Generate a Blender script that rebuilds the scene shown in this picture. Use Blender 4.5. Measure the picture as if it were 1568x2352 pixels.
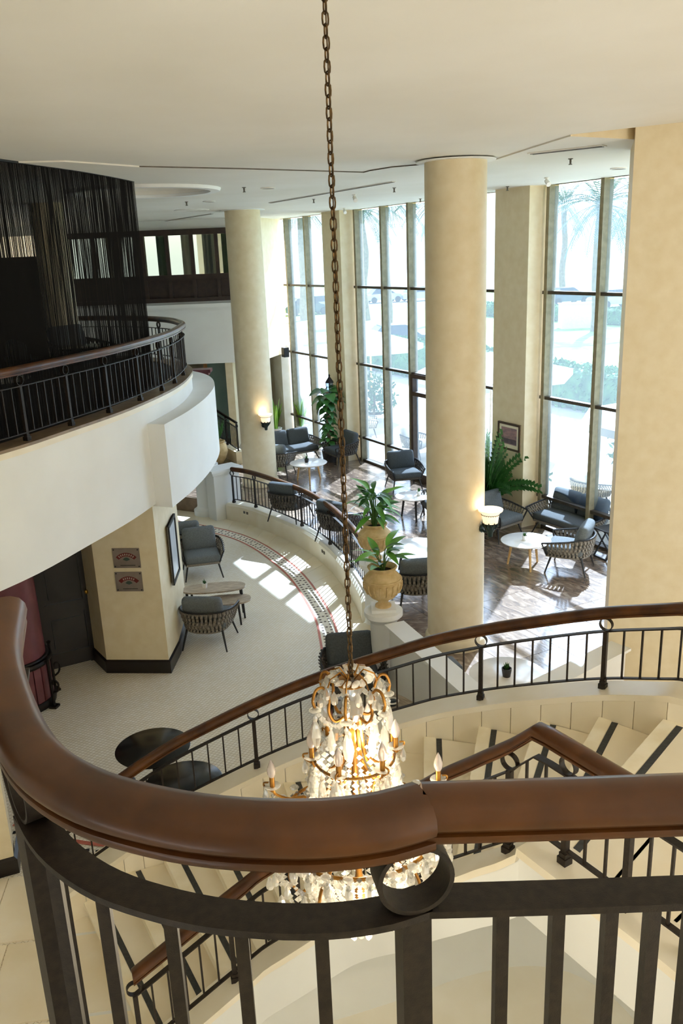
import bpy, bmesh, math, random
from mathutils import Vector, Matrix, noise as mnoise
for o in list(bpy.data.objects): bpy.data.objects.remove(o)
scn = bpy.context.scene
COL = scn.collection
rnd = random.Random(7)
PI = math.pi
# ------------------------------------------------------------------ camera (eye at the origin, +Y into the hall)
FPX, PITCH, ROLL = 1950.7, math.radians(16.936), math.radians(2.317)
FW = Vector((0, math.cos(PITCH), -math.sin(PITCH)))
U0 = Vector((0, math.sin(PITCH), math.cos(PITCH)))
RT = Vector((1, 0, 0))*math.cos(ROLL) - U0*math.sin(ROLL)
UP = Vector((1, 0, 0))*math.sin(ROLL) + U0*math.cos(ROLL)
cam = bpy.data.cameras.new('camera'); camo = bpy.data.objects.new('camera', cam); COL.objects.link(camo)
cam.sensor_fit = 'VERTICAL'; cam.sensor_height = 36; cam.lens = FPX/2352*36; cam.clip_end = 600; cam.clip_start = .05
camo.matrix_world = Matrix(((RT.x, UP.x, -FW.x, 0), (RT.y, UP.y, -FW.y, 0), (RT.z, UP.z, -FW.z, 0), (0, 0, 0, 1)))
scn.camera = camo
def at(x, y, z):                       # survey helper: photo point -> place in the hall at height z
    d = FW + RT*((x-784)/FPX) - UP*((y-1176)/FPX)
    return d*(z/d.z)
def aty(x, y, Y):
    d = FW + RT*((x-784)/FPX) - UP*((y-1176)/FPX)
    return d*(Y/d.y)
# ------------------------------------------------------------------ world, sun, exposure
SUN_AZ, SUN_EL = math.radians(66), math.radians(42)
w = bpy.data.worlds.new('world'); scn.world = w; w.use_nodes = True
nt = w.node_tree; bg = nt.nodes['Background']
sky = nt.nodes.new('ShaderNodeTexSky'); sky.sky_type = 'NISHITA'; sky.sun_disc = False
sky.sun_elevation = SUN_EL; sky.sun_rotation = PI/2-SUN_AZ; sky.air_density = 1.0; sky.dust_density = 4.0; sky.ozone_density = 1.0
mixw = nt.nodes.new('ShaderNodeMix'); mixw.data_type = 'RGBA'; mixw.inputs[0].default_value = .55
mixw.inputs[7].default_value = (6.3, 6.35, 6.4, 1)
nt.links.new(sky.outputs[0], mixw.inputs[6]); nt.links.new(mixw.outputs[2], bg.inputs[0]); bg.inputs[1].default_value = .40
sl = bpy.data.lights.new('sun', 'SUN'); sl.energy = 16; sl.angle = math.radians(.6); sl.color = (1, .95, .88)
so = bpy.data.objects.new('sun', sl); COL.objects.link(so)
sdir = Vector((math.cos(SUN_AZ)*math.cos(SUN_EL), math.sin(SUN_AZ)*math.cos(SUN_EL), math.sin(SUN_EL)))
so.rotation_euler = sdir.to_track_quat('Z', 'Y').to_euler(); so.location = (15, 40, 30)
vs = scn.view_settings; vs.view_transform = 'Standard'; vs.look = 'None'; vs.gamma = 1; vs.use_curve_mapping = False
vs.exposure = 1.62
scn.cycles.max_bounces = 12; scn.cycles.diffuse_bounces = 8; scn.cycles.glossy_bounces = 4
scn.cycles.transmission_bounces = 6; scn.cycles.transparent_max_bounces = 24
scn.cycles.caustics_reflective = False; scn.cycles.caustics_refractive = False
scn.cycles.sample_clamp_indirect = 8
scn.cycles.use_denoising = True
# ------------------------------------------------------------------ helpers
def lin(h):
    h = h.lstrip('#'); r = []
    for i in (0, 2, 4):
        v = int(h[i:i+2], 16)/255
        r.append(v/12.92 if v <= .04045 else ((v+.055)/1.055)**2.4)
    return r
MATS = {}
def mat(name, c1, c2=None, rough=.5, metal=0, scale=6, detail=4, bump=0, bscale=None, coat=0, emit=None, estr=0,
        stretch=(1, 1, 1), rand=0, spec=.5, trans=0, ramp=(.35, .65), alpha=1):
    m = bpy.data.materials.new(name); m.use_nodes = True; n = m.node_tree.nodes; l = m.node_tree.links
    b = n['Principled BSDF']; b.inputs['Roughness'].default_value = rough; b.inputs['Metallic'].default_value = metal
    b.inputs['Specular IOR Level'].default_value = spec
    a = lin(c1); b.inputs['Base Color'].default_value = (*a, 1)
    tc = n.new('ShaderNodeTexCoord'); mp = n.new('ShaderNodeMapping'); mp.inputs['Scale'].default_value = stretch
    l.new(tc.outputs['Object'], mp.inputs['Vector']); vec = mp.outputs['Vector']
    if rand:
        oi = n.new('ShaderNodeObjectInfo'); vm = n.new('ShaderNodeVectorMath'); vm.operation = 'ADD'
        mu = n.new('ShaderNodeMath'); mu.operation = 'MULTIPLY'; mu.inputs[1].default_value = 37
        l.new(oi.outputs['Random'], mu.inputs[0]); l.new(mp.outputs['Vector'], vm.inputs[0]); l.new(mu.outputs[0], vm.inputs[1]); vec = vm.outputs[0]
    if c2:
        nz = n.new('ShaderNodeTexNoise'); nz.inputs['Scale'].default_value = scale; nz.inputs['Detail'].default_value = detail
        l.new(vec, nz.inputs['Vector'])
        cr = n.new('ShaderNodeValToRGB'); cr.color_ramp.elements[0].position = ramp[0]; cr.color_ramp.elements[1].position = ramp[1]
        cr.color_ramp.elements[0].color = (*a, 1); cr.color_ramp.elements[1].color = (*lin(c2), 1)
        l.new(nz.outputs['Fac'], cr.inputs[0]); col = cr.outputs[0]
        if rand:
            hv = n.new('ShaderNodeHueSaturation'); mr = n.new('ShaderNodeMapRange')
            mr.inputs[3].default_value = 1-rand; mr.inputs[4].default_value = 1+rand
            l.new(oi.outputs['Random'], mr.inputs[0]); l.new(mr.outputs[0], hv.inputs['Value']); l.new(col, hv.inputs['Color']); col = hv.outputs[0]
        l.new(col, b.inputs['Base Color'])
    if bump:
        n2 = n.new('ShaderNodeTexNoise'); n2.inputs['Scale'].default_value = bscale or scale*4; n2.inputs['Detail'].default_value = 3
        l.new(vec, n2.inputs['Vector']); bp = n.new('ShaderNodeBump'); bp.inputs['Strength'].default_value = bump; bp.inputs['Distance'].default_value = .02
        l.new(n2.outputs['Fac'], bp.inputs['Height']); l.new(bp.outputs[0], b.inputs['Normal'])
    if coat: b.inputs['Coat Weight'].default_value = coat; b.inputs['Coat Roughness'].default_value = .12
    if trans: b.inputs['Transmission Weight'].default_value = trans
    if emit: b.inputs['Emission Color'].default_value = (*lin(emit), 1); b.inputs['Emission Strength'].default_value = estr
    MATS[name] = m; return m
class MB:
    def __init__(s): s.v = []; s.f = []
    def add(s, vs, fs):
        k = len(s.v); s.v += [Vector(p) for p in vs]; s.f += [tuple(i+k for i in f) for f in fs]; return s
    def box(s, c, sz, rz=0, M=None):
        hx, hy, hz = sz[0]/2, sz[1]/2, sz[2]/2
        R = M or Matrix.Rotation(rz, 3, 'Z'); c = Vector(c)
        vs = [c + R @ Vector((x*hx, y*hy, z*hz)) for x, y, z in ((-1,-1,-1),(1,-1,-1),(1,1,-1),(-1,1,-1),(-1,-1,1),(1,-1,1),(1,1,1),(-1,1,1))]
        return s.add(vs, [(3,2,1,0),(4,5,6,7),(0,1,5,4),(1,2,6,5),(2,3,7,6),(3,0,4,7)])
    def beam(s, a, b, wd, hg, up=(0, 0, 1), w2=None, h2=None):
        a, b = Vector(a), Vector(b); d = (b-a).normalized(); u = Vector(up)
        if abs(d.dot(u)) > .99: u = Vector((0, 1, 0))
        r = d.cross(u).normalized(); u = r.cross(d)
        vs = []
        for p, W, H in ((a, wd, hg), (b, w2 or wd, h2 or hg)):
            vs += [p - r*W/2 - u*H/2, p + r*W/2 - u*H/2, p + r*W/2 + u*H/2, p - r*W/2 + u*H/2]
        return s.add(vs, [(0,1,2,3),(7,6,5,4),(0,4,5,1),(1,5,6,2),(2,6,7,3),(3,7,4,0)])
    def prism(s, poly, z0, z1):
        n = len(poly)
        ar = sum(poly[i][0]*poly[(i+1) % n][1]-poly[(i+1) % n][0]*poly[i][1] for i in range(n))
        if ar < 0: poly = poly[::-1]
        vs = [(p[0], p[1], z0) for p in poly] + [(p[0], p[1], z1) for p in poly]
        return s.add(vs, [tuple(range(n-1, -1, -1)), tuple(range(n, 2*n))] + [(i, (i+1) % n, n+(i+1) % n, n+i) for i in range(n)])
    def sweep(s, prof, path, closed=False, cap=True, vert=True):   # prof: (side, up) points; path: points
        path = [Vector(p) for p in path]; n = len(path); k = len(prof); rings = []
        for i, p in enumerate(path):
            if closed: d = path[(i+1) % n]-path[i-1]; d0 = (path[i]-path[i-1]); d1 = path[(i+1) % n]-path[i]
            else: d0 = path[i]-path[max(i-1, 0)]; d1 = path[min(i+1, n-1)]-path[i]; d0 = d0 if i else d1; d1 = d1 if i < n-1 else d0; d = d0.normalized()+d1.normalized()
            d = d.normalized(); h = Vector((d.x, d.y, 0))
            if h.length < 1e-5: h = Vector((0, 1, 0))
            h.normalize(); r = Vector((h.y, -h.x, 0)); u = Vector((0, 0, 1)) if vert else r.cross(d).normalized()
            a0 = Vector((d0.x, d0.y, 0)); sc = 1
            if a0.length > 1e-6: sc = 1/max(.5, h.dot(a0.normalized()))
            rings.append([p + r*(q[0]*sc) + u*q[1] for q in prof])
        vs = [q for rg in rings for q in rg]; fs = []
        for i in range(n if closed else n-1):
            for j in range(k):
                a, b = i*k+j, i*k+(j+1) % k; c, e = ((i+1) % n)*k+(j+1) % k, ((i+1) % n)*k+j
                fs.append((a, b, c, e))
        if cap and not closed: fs += [tuple(range(k-1, -1, -1)), tuple(range((n-1)*k, n*k))]
        return s.add(vs, fs)
    def tube(s, path, r, n=6, closed=False, cap=True):
        path = [Vector(p) for p in path]; m = len(path); ref = None; vs = []
        for i, p in enumerate(path):
            a = path[(i-1) % m] if (closed or i) else p; b = path[(i+1) % m] if (closed or i < m-1) else p
            d = (b-a).normalized()
            if ref is None: ref = Vector((0, 0, 1)) if abs(d.z) < .9 else Vector((1, 0, 0))
            u = (ref - d*ref.dot(d)).normalized(); ref = u; t = d.cross(u)
            rr = r[i] if isinstance(r, (list, tuple)) else r
            vs += [p + (u*math.cos(2*PI*j/n) + t*math.sin(2*PI*j/n))*rr for j in range(n)]
        fs = []
        for i in range(m if closed else m-1):
            for j in range(n):
                fs.append((i*n+j, i*n+(j+1) % n, ((i+1) % m)*n+(j+1) % n, ((i+1) % m)*n+j))
        if cap and not closed: fs += [tuple(range(n-1, -1, -1)), tuple(range((m-1)*n, m*n))]
        return s.add(vs, fs)
    def lathe(s, prof, c=(0, 0, 0), n=24, a0=0, a1=2*PI, cap=True):
        c = Vector(c); full = abs(a1-a0-2*PI) < 1e-4; m = n if full else n+1; vs = []
        for r, z in prof:
            vs += [c + Vector((r*math.cos(a0+(a1-a0)*j/n), r*math.sin(a0+(a1-a0)*j/n), z)) for j in range(m)]
        fs = []
        for i in range(len(prof)-1):
            for j in range(n):
                fs.append((i*m+j, i*m+(j+1) % m, (i+1)*m+(j+1) % m, (i+1)*m+j))
        if full and cap:
            if prof[0][0] > 1e-4: fs.append(tuple(range(m-1, -1, -1)))
            if prof[-1][0] > 1e-4: fs.append(tuple(range((len(prof)-1)*m, len(prof)*m)))
        return s.add(vs, fs)
    def cushion(s, c, sz, r=.05, M=None, seg=3, puff=.02):
        bm = bmesh.new(); bmesh.ops.create_cube(bm, size=1)
        for v in bm.verts: v.co = Vector((v.co.x*sz[0], v.co.y*sz[1], v.co.z*sz[2]))
        bmesh.ops.bevel(bm, geom=list(bm.edges), offset=r, segments=seg, affect='EDGES', profile=.5)
        bmesh.ops.subdivide_edges(bm, edges=[e for e in bm.edges if e.calc_length() > min(sz)*.6], cuts=3, use_grid_fill=True)
        ax = sz.index(min(sz))
        for v in bm.verts:
            q = [v.co[i]/(sz[i]/2) for i in range(3)]
            k = 1
            for i in range(3):
                if i != ax: k *= max(0, 1-q[i]**2)
            v.co[ax] += math.copysign(puff*k, v.co[ax]) if abs(v.co[ax]) > 1e-4 else 0
        bm.verts.index_update(); M = M or Matrix.Identity(3); c = Vector(c)
        s.add([c + M @ v.co for v in bm.verts], [tuple(v.index for v in f.verts) for f in bm.faces]); bm.free(); return s
    def mesh(s, name, material, smooth=None, off=None):
        me = bpy.data.meshes.new(name)
        me.from_pydata([tuple(p-off) if off else tuple(p) for p in s.v], [], s.f); me.validate()
        if isinstance(material, str): material = MATS[material]
        me.materials.append(material)
        if smooth: me.shade_smooth(); me.set_sharp_from_angle(angle=math.radians(smooth))
        return me
    def build(s, name, material, parent=None, smooth=35, world=False):
        off = parent_base(parent) if (world and parent) else None
        return put(name, s.mesh(name, material, smooth, off), parent)
def parent_base(p):
    b = Vector((0, 0, 0))
    while p: b += p.location; p = p.parent
    return b
def put(name, me, parent=None, loc=(0, 0, 0), rot=(0, 0, 0), sc=None):
    o = bpy.data.objects.new(name, me); COL.objects.link(o); o.location = loc; o.rotation_euler = rot
    if sc: o.scale = sc
    if parent: o.parent = parent
    return o
def tag(o, label, cat, group=None):
    o['label'] = label; o['category'] = cat
    if group: o['group'] = group
    return o
def thing(name, label, cat, loc=(0, 0, 0), rz=0, group=None):
    o = bpy.data.objects.new(name, None); COL.objects.link(o); o.location = loc; o.rotation_euler = (0, 0, rz); o.empty_display_size = .1
    return tag(o, label, cat, group)
def struct(o): o['kind'] = 'structure'; return o
def stuff(o): o['kind'] = 'stuff'; return o
def copy_tree(o, parent=None):
    c = o.copy(); COL.objects.link(c); c.parent = parent
    for ch in list(o.children): copy_tree(ch, c)
    return c
def crom(pts, per=6, closed=False):
    P = [Vector(p) for p in pts]; n = len(P); out = []
    for i in range(n if closed else n-1):
        p0 = P[(i-1) % n] if (closed or i) else P[0]*2-P[1]; p1 = P[i]; p2 = P[(i+1) % n]
        p3 = P[(i+2) % n] if (closed or i+2 < n) else P[-1]*2-P[-2]
        for j in range(per):
            t = j/per
            out.append(.5*((2*p1)+(p2-p0)*t+(2*p0-5*p1+4*p2-p3)*t*t+(3*p1-p0-3*p2+p3)*t**3))
    if not closed: out.append(P[-1].copy())
    return out
def resample(path, step=None, n=None):
    path = [Vector(p) for p in path]; L = [0]
    for i in range(1, len(path)): L.append(L[-1]+(path[i]-path[i-1]).length)
    n = n or max(1, round(L[-1]/step)); out = []; k = 0
    for i in range(n+1):
        t = L[-1]*i/n
        while k < len(L)-2 and L[k+1] < t: k += 1
        f = (t-L[k])/max(1e-9, L[k+1]-L[k]); out.append(path[k].lerp(path[k+1], min(1, max(0, f))))
    return out
def offset2(path, d):      # shift a plan path to its right-hand side by d
    out = []
    n = len(path)
    for i, p in enumerate(path):
        a = path[max(0, i-1)]; b = path[min(n-1, i+1)]; t = Vector((b[0]-a[0], b[1]-a[1], 0)).normalized()
        out.append(Vector((p[0]+t.y*d, p[1]-t.x*d, p[2] if len(p) > 2 else 0)))
    return out
def clip_half(poly, a, b):  # keep the left side of a->b
    out = []; n = len(poly)
    side = lambda p: (b[0]-a[0])*(p[1]-a[1])-(b[1]-a[1])*(p[0]-a[0])
    for i in range(n):
        p, q = poly[i], poly[(i+1) % n]; sp, sq = side(p), side(q)
        if sp >= 0: out.append(p)
        if (sp >= 0) != (sq >= 0):
            t = sp/(sp-sq); out.append((p[0]+(q[0]-p[0])*t, p[1]+(q[1]-p[1])*t))
    return out
def inside(p, poly):
    c = False; n = len(poly)
    for i in range(n):
        a, b = poly[i], poly[i-1]
        if (a[1] > p[1]) != (b[1] > p[1]) and p[0] < (b[0]-a[0])*(p[1]-a[1])/(b[1]-a[1])+a[0]: c = not c
    return c
# ------------------------------------------------------------------ materials
mat('plaster', '#e9eae7', '#e3e3df', rough=.7, scale=1.2, bump=.03, bscale=90)
mat('ceiling_paint', '#e6e3da', '#dfdbd0', rough=.75, scale=.7)
mat('beige_stone', '#e2d4b4', '#d9c8a2', rough=.5, scale=7, detail=9, bump=.04, bscale=70, ramp=(.3, .75))
mat('pale_stone', '#efe9dc', '#e6dcc8', rough=.5, scale=3, detail=6)
mat('step_marble', '#efe6d2', '#e3d4b4', rough=.3, scale=2.2, detail=8, ramp=(.3, .8), rand=.05)
mat('curb_marble', '#eee6d4', '#e1d4b8', rough=.35, scale=2.5, detail=8, ramp=(.35, .8))
mat('nosing', '#f2e9d2', '#e6d9ba', rough=.35, scale=5)
mat('grip', '#3b3d3c', '#2b2c2c', rough=.7, scale=40)
mat('iron', '#2e251d', '#1e1712', rough=.5, metal=.15, spec=.35, scale=60, bump=.08, bscale=400)
mat('iron_dark', '#241d18', '#191310', rough=.45, metal=.5, scale=30, bump=.15, bscale=160)
mat('brass_iron', '#6b5130', '#3d2e1c', rough=.4, metal=.8, scale=40)
mat('wood', '#32190a', '#5e3611', rough=.34, scale=6, detail=8, coat=.15, spec=.3, ramp=(.3, .75))
mat('wood_pale', '#e0bb82', '#cfa468', rough=.45, scale=14)
mat('dark_door', '#1d1512', '#140e0c', rough=.3, scale=8, coat=.3)
mat('baseboard', '#1a1210', '#120c0a', rough=.35, scale=9)
mat('fabric', '#6b6f70', '#5c6061', rough=.95, scale=60, bump=.1, bscale=300, spec=.2)
mat('fabric_dark', '#54585a', '#484c4e', rough=.9, scale=60, bump=.1, bscale=300, spec=.2)
mat('rope', '#8d857a', '#766e64', rough=.85, scale=50, bump=.2, bscale=200, spec=.2)
mat('rope_dark', '#5d5751', '#4c4742', rough=.85, scale=50, bump=.2, bscale=200, spec=.2)
mat('chair_metal', '#2e2c2b', '#242221', rough=.5, metal=.3, scale=20)
mat('table_white', '#f1eeea', '#dcd7d0', rough=.18, scale=3, detail=8, ramp=(.4, .7))
mat('table_stone', '#b9aa96', '#8f8170', rough=.35, scale=9, detail=8, stretch=(1, 5, 1))
mat('table_black', '#15130f', '#0e0c0a', rough=.2, spec=.3, scale=6)
mat('terracotta', '#d9bf8d', '#c5a873', rough=.8, scale=12, bump=.15, bscale=60)
mat('pot_white', '#f0eee8', '#e2dfd6', rough=.5, scale=10)
mat('pot_dark', '#35312f', '#26221f', rough=.5, scale=10)
mat('soil', '#2a1e14', '#1a120c', rough=.95, scale=40, bump=.4)
mat('leaf', '#76b243', '#4c8a2e', rough=.4, scale=3, rand=.25)
mat('leaf_dark', '#3f7434', '#2a5524', rough=.4, scale=4, rand=.25)
mat('leaf_lime', '#9cc544', '#5c9130', rough=.45, scale=4, rand=.2)
mat('stem', '#557a35', '#41612a', rough=.6, scale=20)
mat('mullion', '#8f8468', '#7d7358', rough=.45, metal=.2, scale=10)
mat('transom', '#4e4436', '#3d3429', rough=.45, metal=.2, scale=10)
mat('doorframe', '#4a3526', '#3a281c', rough=.4, scale=10)
mat('black', '#0c0b0b', '#060606', rough=.6, scale=10)
mat('speaker', '#161616', '#0d0d0d', rough=.7, scale=60)
mat('gold', '#b07d38', '#7a5222', rough=.3, metal=.9, scale=20)
mat('brass', '#d9b45c', '#b98f3a', rough=.25, metal=.9, scale=20)
mat('sconce_bronze', '#2c3f36', '#1c2a24', rough=.5, metal=.4, scale=30)
mat('sconce_glass', '#fff3dc', '#ffe9c4', rough=.4, scale=12, emit='#ffe6bd', estr=.3)
mat('maroon', '#6f3a40', '#5c2c32', rough=.4, scale=5, coat=.2)
mat('frame_wood', '#4b3219', '#38240f', rough=.4, scale=12)
mat('mat_board', '#eee6d0', '#e7dec5', rough=.9, scale=5)
mat('print_a', '#b08a86', '#7c6a74', rough=.8, scale=7, detail=6, stretch=(1, 1, 2.5))
mat('print_b', '#c9cfd4', '#a9b2ba', rough=.3, scale=3)
mat('plaque_metal', '#9a8d84', '#83776f', rough=.3, metal=.5, scale=3)
mat('plaque_red', '#6d1612', '#571009', rough=.5, scale=9)
mat('plaque_pale', '#b7aaa0', '#a99c92', rough=.5, scale=9)
mat('plaque_green', '#41554a', '#35473d', rough=.5, scale=9)
mat('white_metal', '#e9e6df', '#dedad0', rough=.5, scale=9)
mat('vent_and_shadow_dark', '#6d675c', '#5a544a', rough=.7, scale=9)
mat('mezz_frame', '#3a2a22', '#2a1d18', rough=.45, scale=8)
mat('bulb', '#fff4ec', '#fde3d4', rough=.1, scale=9, trans=.6)
mat('orange_wood', '#c98d52', '#b07842', rough=.4, scale=9)
mat('outer_paving', '#b4ab9b', '#a0978a', rough=.8, scale=2)
mat('lawn', '#86a04c', '#678838', rough=.9, scale=1.2, detail=6)
mat('asphalt', '#9d9b98', '#8a8885', rough=.9, scale=2)
mat('hedge', '#547f44', '#345c30', rough=.8, scale=3, rand=.2)
mat('palm', '#7d8f86', '#5d7268', rough=.7, scale=3, rand=.15)
mat('trunk', '#8f7d66', '#6c5c49', rough=.9, scale=6, bump=.4)
mat('canvas', '#f7f4ee', '#efebe2', rough=.8, scale=3)
mat('car_silver', '#b9c0c8', '#a8b0b8', rough=.25, metal=.4, scale=3)
mat('car_dark', '#4d5a68', '#3f4b58', rough=.25, metal=.4, scale=3)
mat('car_glass', '#2a333c', '#222a32', rough=.1, scale=3)
mat('tyre', '#222222', '#181818', rough=.8, scale=9)
mat('teal_glass', '#bfe0d6', '#a9d3c9', rough=.2, scale=2, trans=.3)
mat('red_border', '#c4705c', '#b45f4d', rough=.4, scale=20)
mat('grille', '#2c2a28', '#1f1d1b', rough=.6, scale=9)
mat('rug_dark', '#2a2320', '#1f1a17', rough=.95, scale=30)
def glass_mat(name, tint, veil, gl=.08):
    m = bpy.data.materials.new(name); m.use_nodes = True; n = m.node_tree.nodes; l = m.node_tree.links
    n.remove(n['Principled BSDF']); out = n['Material Output']
    tr = n.new('ShaderNodeBsdfTransparent'); tr.inputs[0].default_value = (*tint, 1)
    tl = n.new('ShaderNodeBsdfTranslucent'); tl.inputs[0].default_value = (.66, .84, 1, 1)  # bluish veil in the glass colour stands in for the haze outside
    gs = n.new('ShaderNodeBsdfGlossy'); gs.inputs['Roughness'].default_value = .02
    m1 = n.new('ShaderNodeMixShader'); m1.inputs[0].default_value = veil; l.new(tr.outputs[0], m1.inputs[1]); l.new(tl.outputs[0], m1.inputs[2])
    lw = n.new('ShaderNodeLayerWeight'); lw.inputs[0].default_value = .5; pw = n.new('ShaderNodeMath'); pw.operation = 'POWER'; pw.inputs[1].default_value = 4; l.new(lw.outputs['Facing'], pw.inputs[0])
    fr = n.new('ShaderNodeMath'); fr.operation = 'MULTIPLY_ADD'; fr.inputs[1].default_value = .35; fr.inputs[2].default_value = .03; l.new(pw.outputs[0], fr.inputs[0])
    m2 = n.new('ShaderNodeMixShader'); l.new(fr.outputs[0], m2.inputs[0]); l.new(m1.outputs[0], m2.inputs[1]); l.new(gs.outputs[0], m2.inputs[2])
    l.new(m2.outputs[0], out.inputs[0]); MATS[name] = m; return m
glass_mat('window_glass', (.54, .63, .74), .034)
glass_mat('mezz_glass', (.42, .46, .43), .02)
def crystal_mat():
    m = bpy.data.materials.new('crystal'); m.use_nodes = True; n = m.node_tree.nodes; l = m.node_tree.links
    b = n['Principled BSDF']; b.inputs['Base Color'].default_value = (.98, .97, .94, 1); b.inputs['Roughness'].default_value = .06
    b.inputs['Specular IOR Level'].default_value = 1.0; b.inputs['Transmission Weight'].default_value = .9
    tr = n.new('ShaderNodeBsdfTransparent'); tr.inputs[0].default_value = (1, .99, .96, 1)
    tl = n.new('ShaderNodeBsdfTranslucent'); tl.inputs[0].default_value = (1, .98, .93, 1)
    a = n.new('ShaderNodeMixShader'); a.inputs[0].default_value = .3; l.new(b.outputs[0], a.inputs[1]); l.new(tl.outputs[0], a.inputs[2])
    c = n.new('ShaderNodeMixShader'); c.inputs[0].default_value = .2; l.new(a.outputs[0], c.inputs[1]); l.new(tr.outputs[0], c.inputs[2])
    l.new(c.outputs[0], n['Material Output'].inputs[0]); MATS['crystal'] = m
crystal_mat()
def terrazzo():
    m = bpy.data.materials.new('terrazzo'); m.use_nodes = True; n = m.node_tree.nodes; l = m.node_tree.links
    b = n['Principled BSDF']; b.inputs['Roughness'].default_value = .35
    tc = n.new('ShaderNodeTexCoord'); mp = n.new('ShaderNodeMapping'); mp.inputs['Rotation'].default_value = (0, 0, .45); l.new(tc.outputs['Object'], mp.inputs[0])
    br = n.new('ShaderNodeTexBrick'); br.offset = 0; br.inputs['Scale'].default_value = 1; br.inputs['Brick Width'].default_value = .042
    br.inputs['Row Height'].default_value = .042; br.inputs['Mortar Size'].default_value = .0035; br.inputs['Mortar Smooth'].default_value = .3
    br.inputs['Color1'].default_value = (*lin('#f0ebe0'), 1); br.inputs['Color2'].default_value = (*lin('#e8e0ce'), 1); br.inputs['Mortar'].default_value = (*lin('#c4b8a0'), 1)
    l.new(mp.outputs[0], br.inputs[0])
    nz = n.new('ShaderNodeTexNoise'); nz.inputs['Scale'].default_value = 1.6; nz.inputs['Detail'].default_value = 6; l.new(tc.outputs['Object'], nz.inputs[0])
    cr = n.new('ShaderNodeValToRGB'); cr.color_ramp.elements[0].color = (.86, .84, .8, 1); cr.color_ramp.elements[1].color = (1.05, 1.05, 1.05, 1); l.new(nz.outputs[0], cr.inputs[0])
    mx = n.new('ShaderNodeMix'); mx.data_type = 'RGBA'; mx.blend_type = 'MULTIPLY'; mx.inputs[0].default_value = 1
    l.new(br.outputs[0], mx.inputs[6]); l.new(cr.outputs[0], mx.inputs[7]); l.new(mx.outputs[2], b.inputs['Base Color']); MATS['terrazzo'] = m
terrazzo()
def brown_marble():
    m = bpy.data.materials.new('brown_marble'); m.use_nodes = True; n = m.node_tree.nodes; l = m.node_tree.links
    b = n['Principled BSDF']; b.inputs['Roughness'].default_value = .2; b.inputs['Specular IOR Level'].default_value = 1.0; b.inputs['Coat Weight'].default_value = .6; b.inputs['Coat Roughness'].default_value = .1
    tc = n.new('ShaderNodeTexCoord'); oi = n.new('ShaderNodeObjectInfo'); mu = n.new('ShaderNodeMath'); mu.operation = 'MULTIPLY'; mu.inputs[1].default_value = 50
    l.new(oi.outputs['Random'], mu.inputs[0]); vm = n.new('ShaderNodeVectorMath'); l.new(tc.outputs['Object'], vm.inputs[0]); l.new(mu.outputs[0], vm.inputs[1])
    mp = n.new('ShaderNodeMapping'); mp.inputs['Scale'].default_value = (1, 2.6, 1); mp.inputs['Rotation'].default_value = (0, 0, .5); l.new(vm.outputs[0], mp.inputs[0])
    nz = n.new('ShaderNodeTexNoise'); nz.inputs['Scale'].default_value = 2.6; nz.inputs['Detail'].default_value = 9; nz.inputs['Distortion'].default_value = 1.6; l.new(mp.outputs[0], nz.inputs[0])
    cr = n.new('ShaderNodeValToRGB'); e = cr.color_ramp.elements; e[0].position = .32; e[0].color = (*lin('#594940'), 1); e[1].position = .72; e[1].color = (*lin('#b3a08c'), 1)
    k = e.new(.52); k.color = (*lin('#806c5b'), 1); l.new(nz.outputs[0], cr.inputs[0]); l.new(cr.outputs[0], b.inputs['Base Color'])
    n2 = n.new('ShaderNodeTexNoise'); n2.inputs['Scale'].default_value = 9; n2.inputs['Detail'].default_value = 5; l.new(mp.outputs[0], n2.inputs[0])
    bp = n.new('ShaderNodeBump'); bp.inputs['Strength'].default_value = .12; bp.inputs['Distance'].default_value = .02; l.new(n2.outputs[0], bp.inputs['Height']); l.new(bp.outputs[0], b.inputs['Normal'])
    MATS['brown_marble'] = m
brown_marble()
# ------------------------------------------------------------------ levels and main plan lines
L, T, CZ, BZ = -5.0, -5.35, .95, -1.62        # lounge floor, lower mosaic floor, soffit, balcony floor
FC = Vector((2.0, 18.24, 0)); FU = Vector((.47, -.8827, 0)); FN = Vector((.8827, .47, 0))   # window wall: point, along, outward
def fp(t, off=0, z=0): p = FC + FU*t + FN*off; return Vector((p.x, p.y, z))
FRZ = math.atan2(FU.y, FU.x)
RAILC = [(-2.35, 17.45), (-1.75, 16.95), (-.74, 15.55), (-.2, 14.4), (.16, 13.2), (.36, 12.2), (.42, 11.55)]   # curb of the curved railing
railc = [Vector((p.x, p.y, 0)) for p in crom([(x, y, 0) for x, y in RAILC], 6)]
PED1, PED2 = Vector((.47, 9.72, T)), Vector((.46, 11.45, T))
NOOK = Vector((1.36, 7.35, 0)); PILX = Vector((2.95, 8.78, 0))
LOUNGE = [(p.x, p.y) for p in railc] + [(.47, 9.72), (1.36, 7.35), (2.95, 8.6), (9.5, 8.2)]
LOUNGE += [tuple(fp(t, .05)[:2]) for t in (8, -14)] + [(-9, 30), (-9, 19.2), (-4.2, 18.5), (-2.9, 17.8)]
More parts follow.
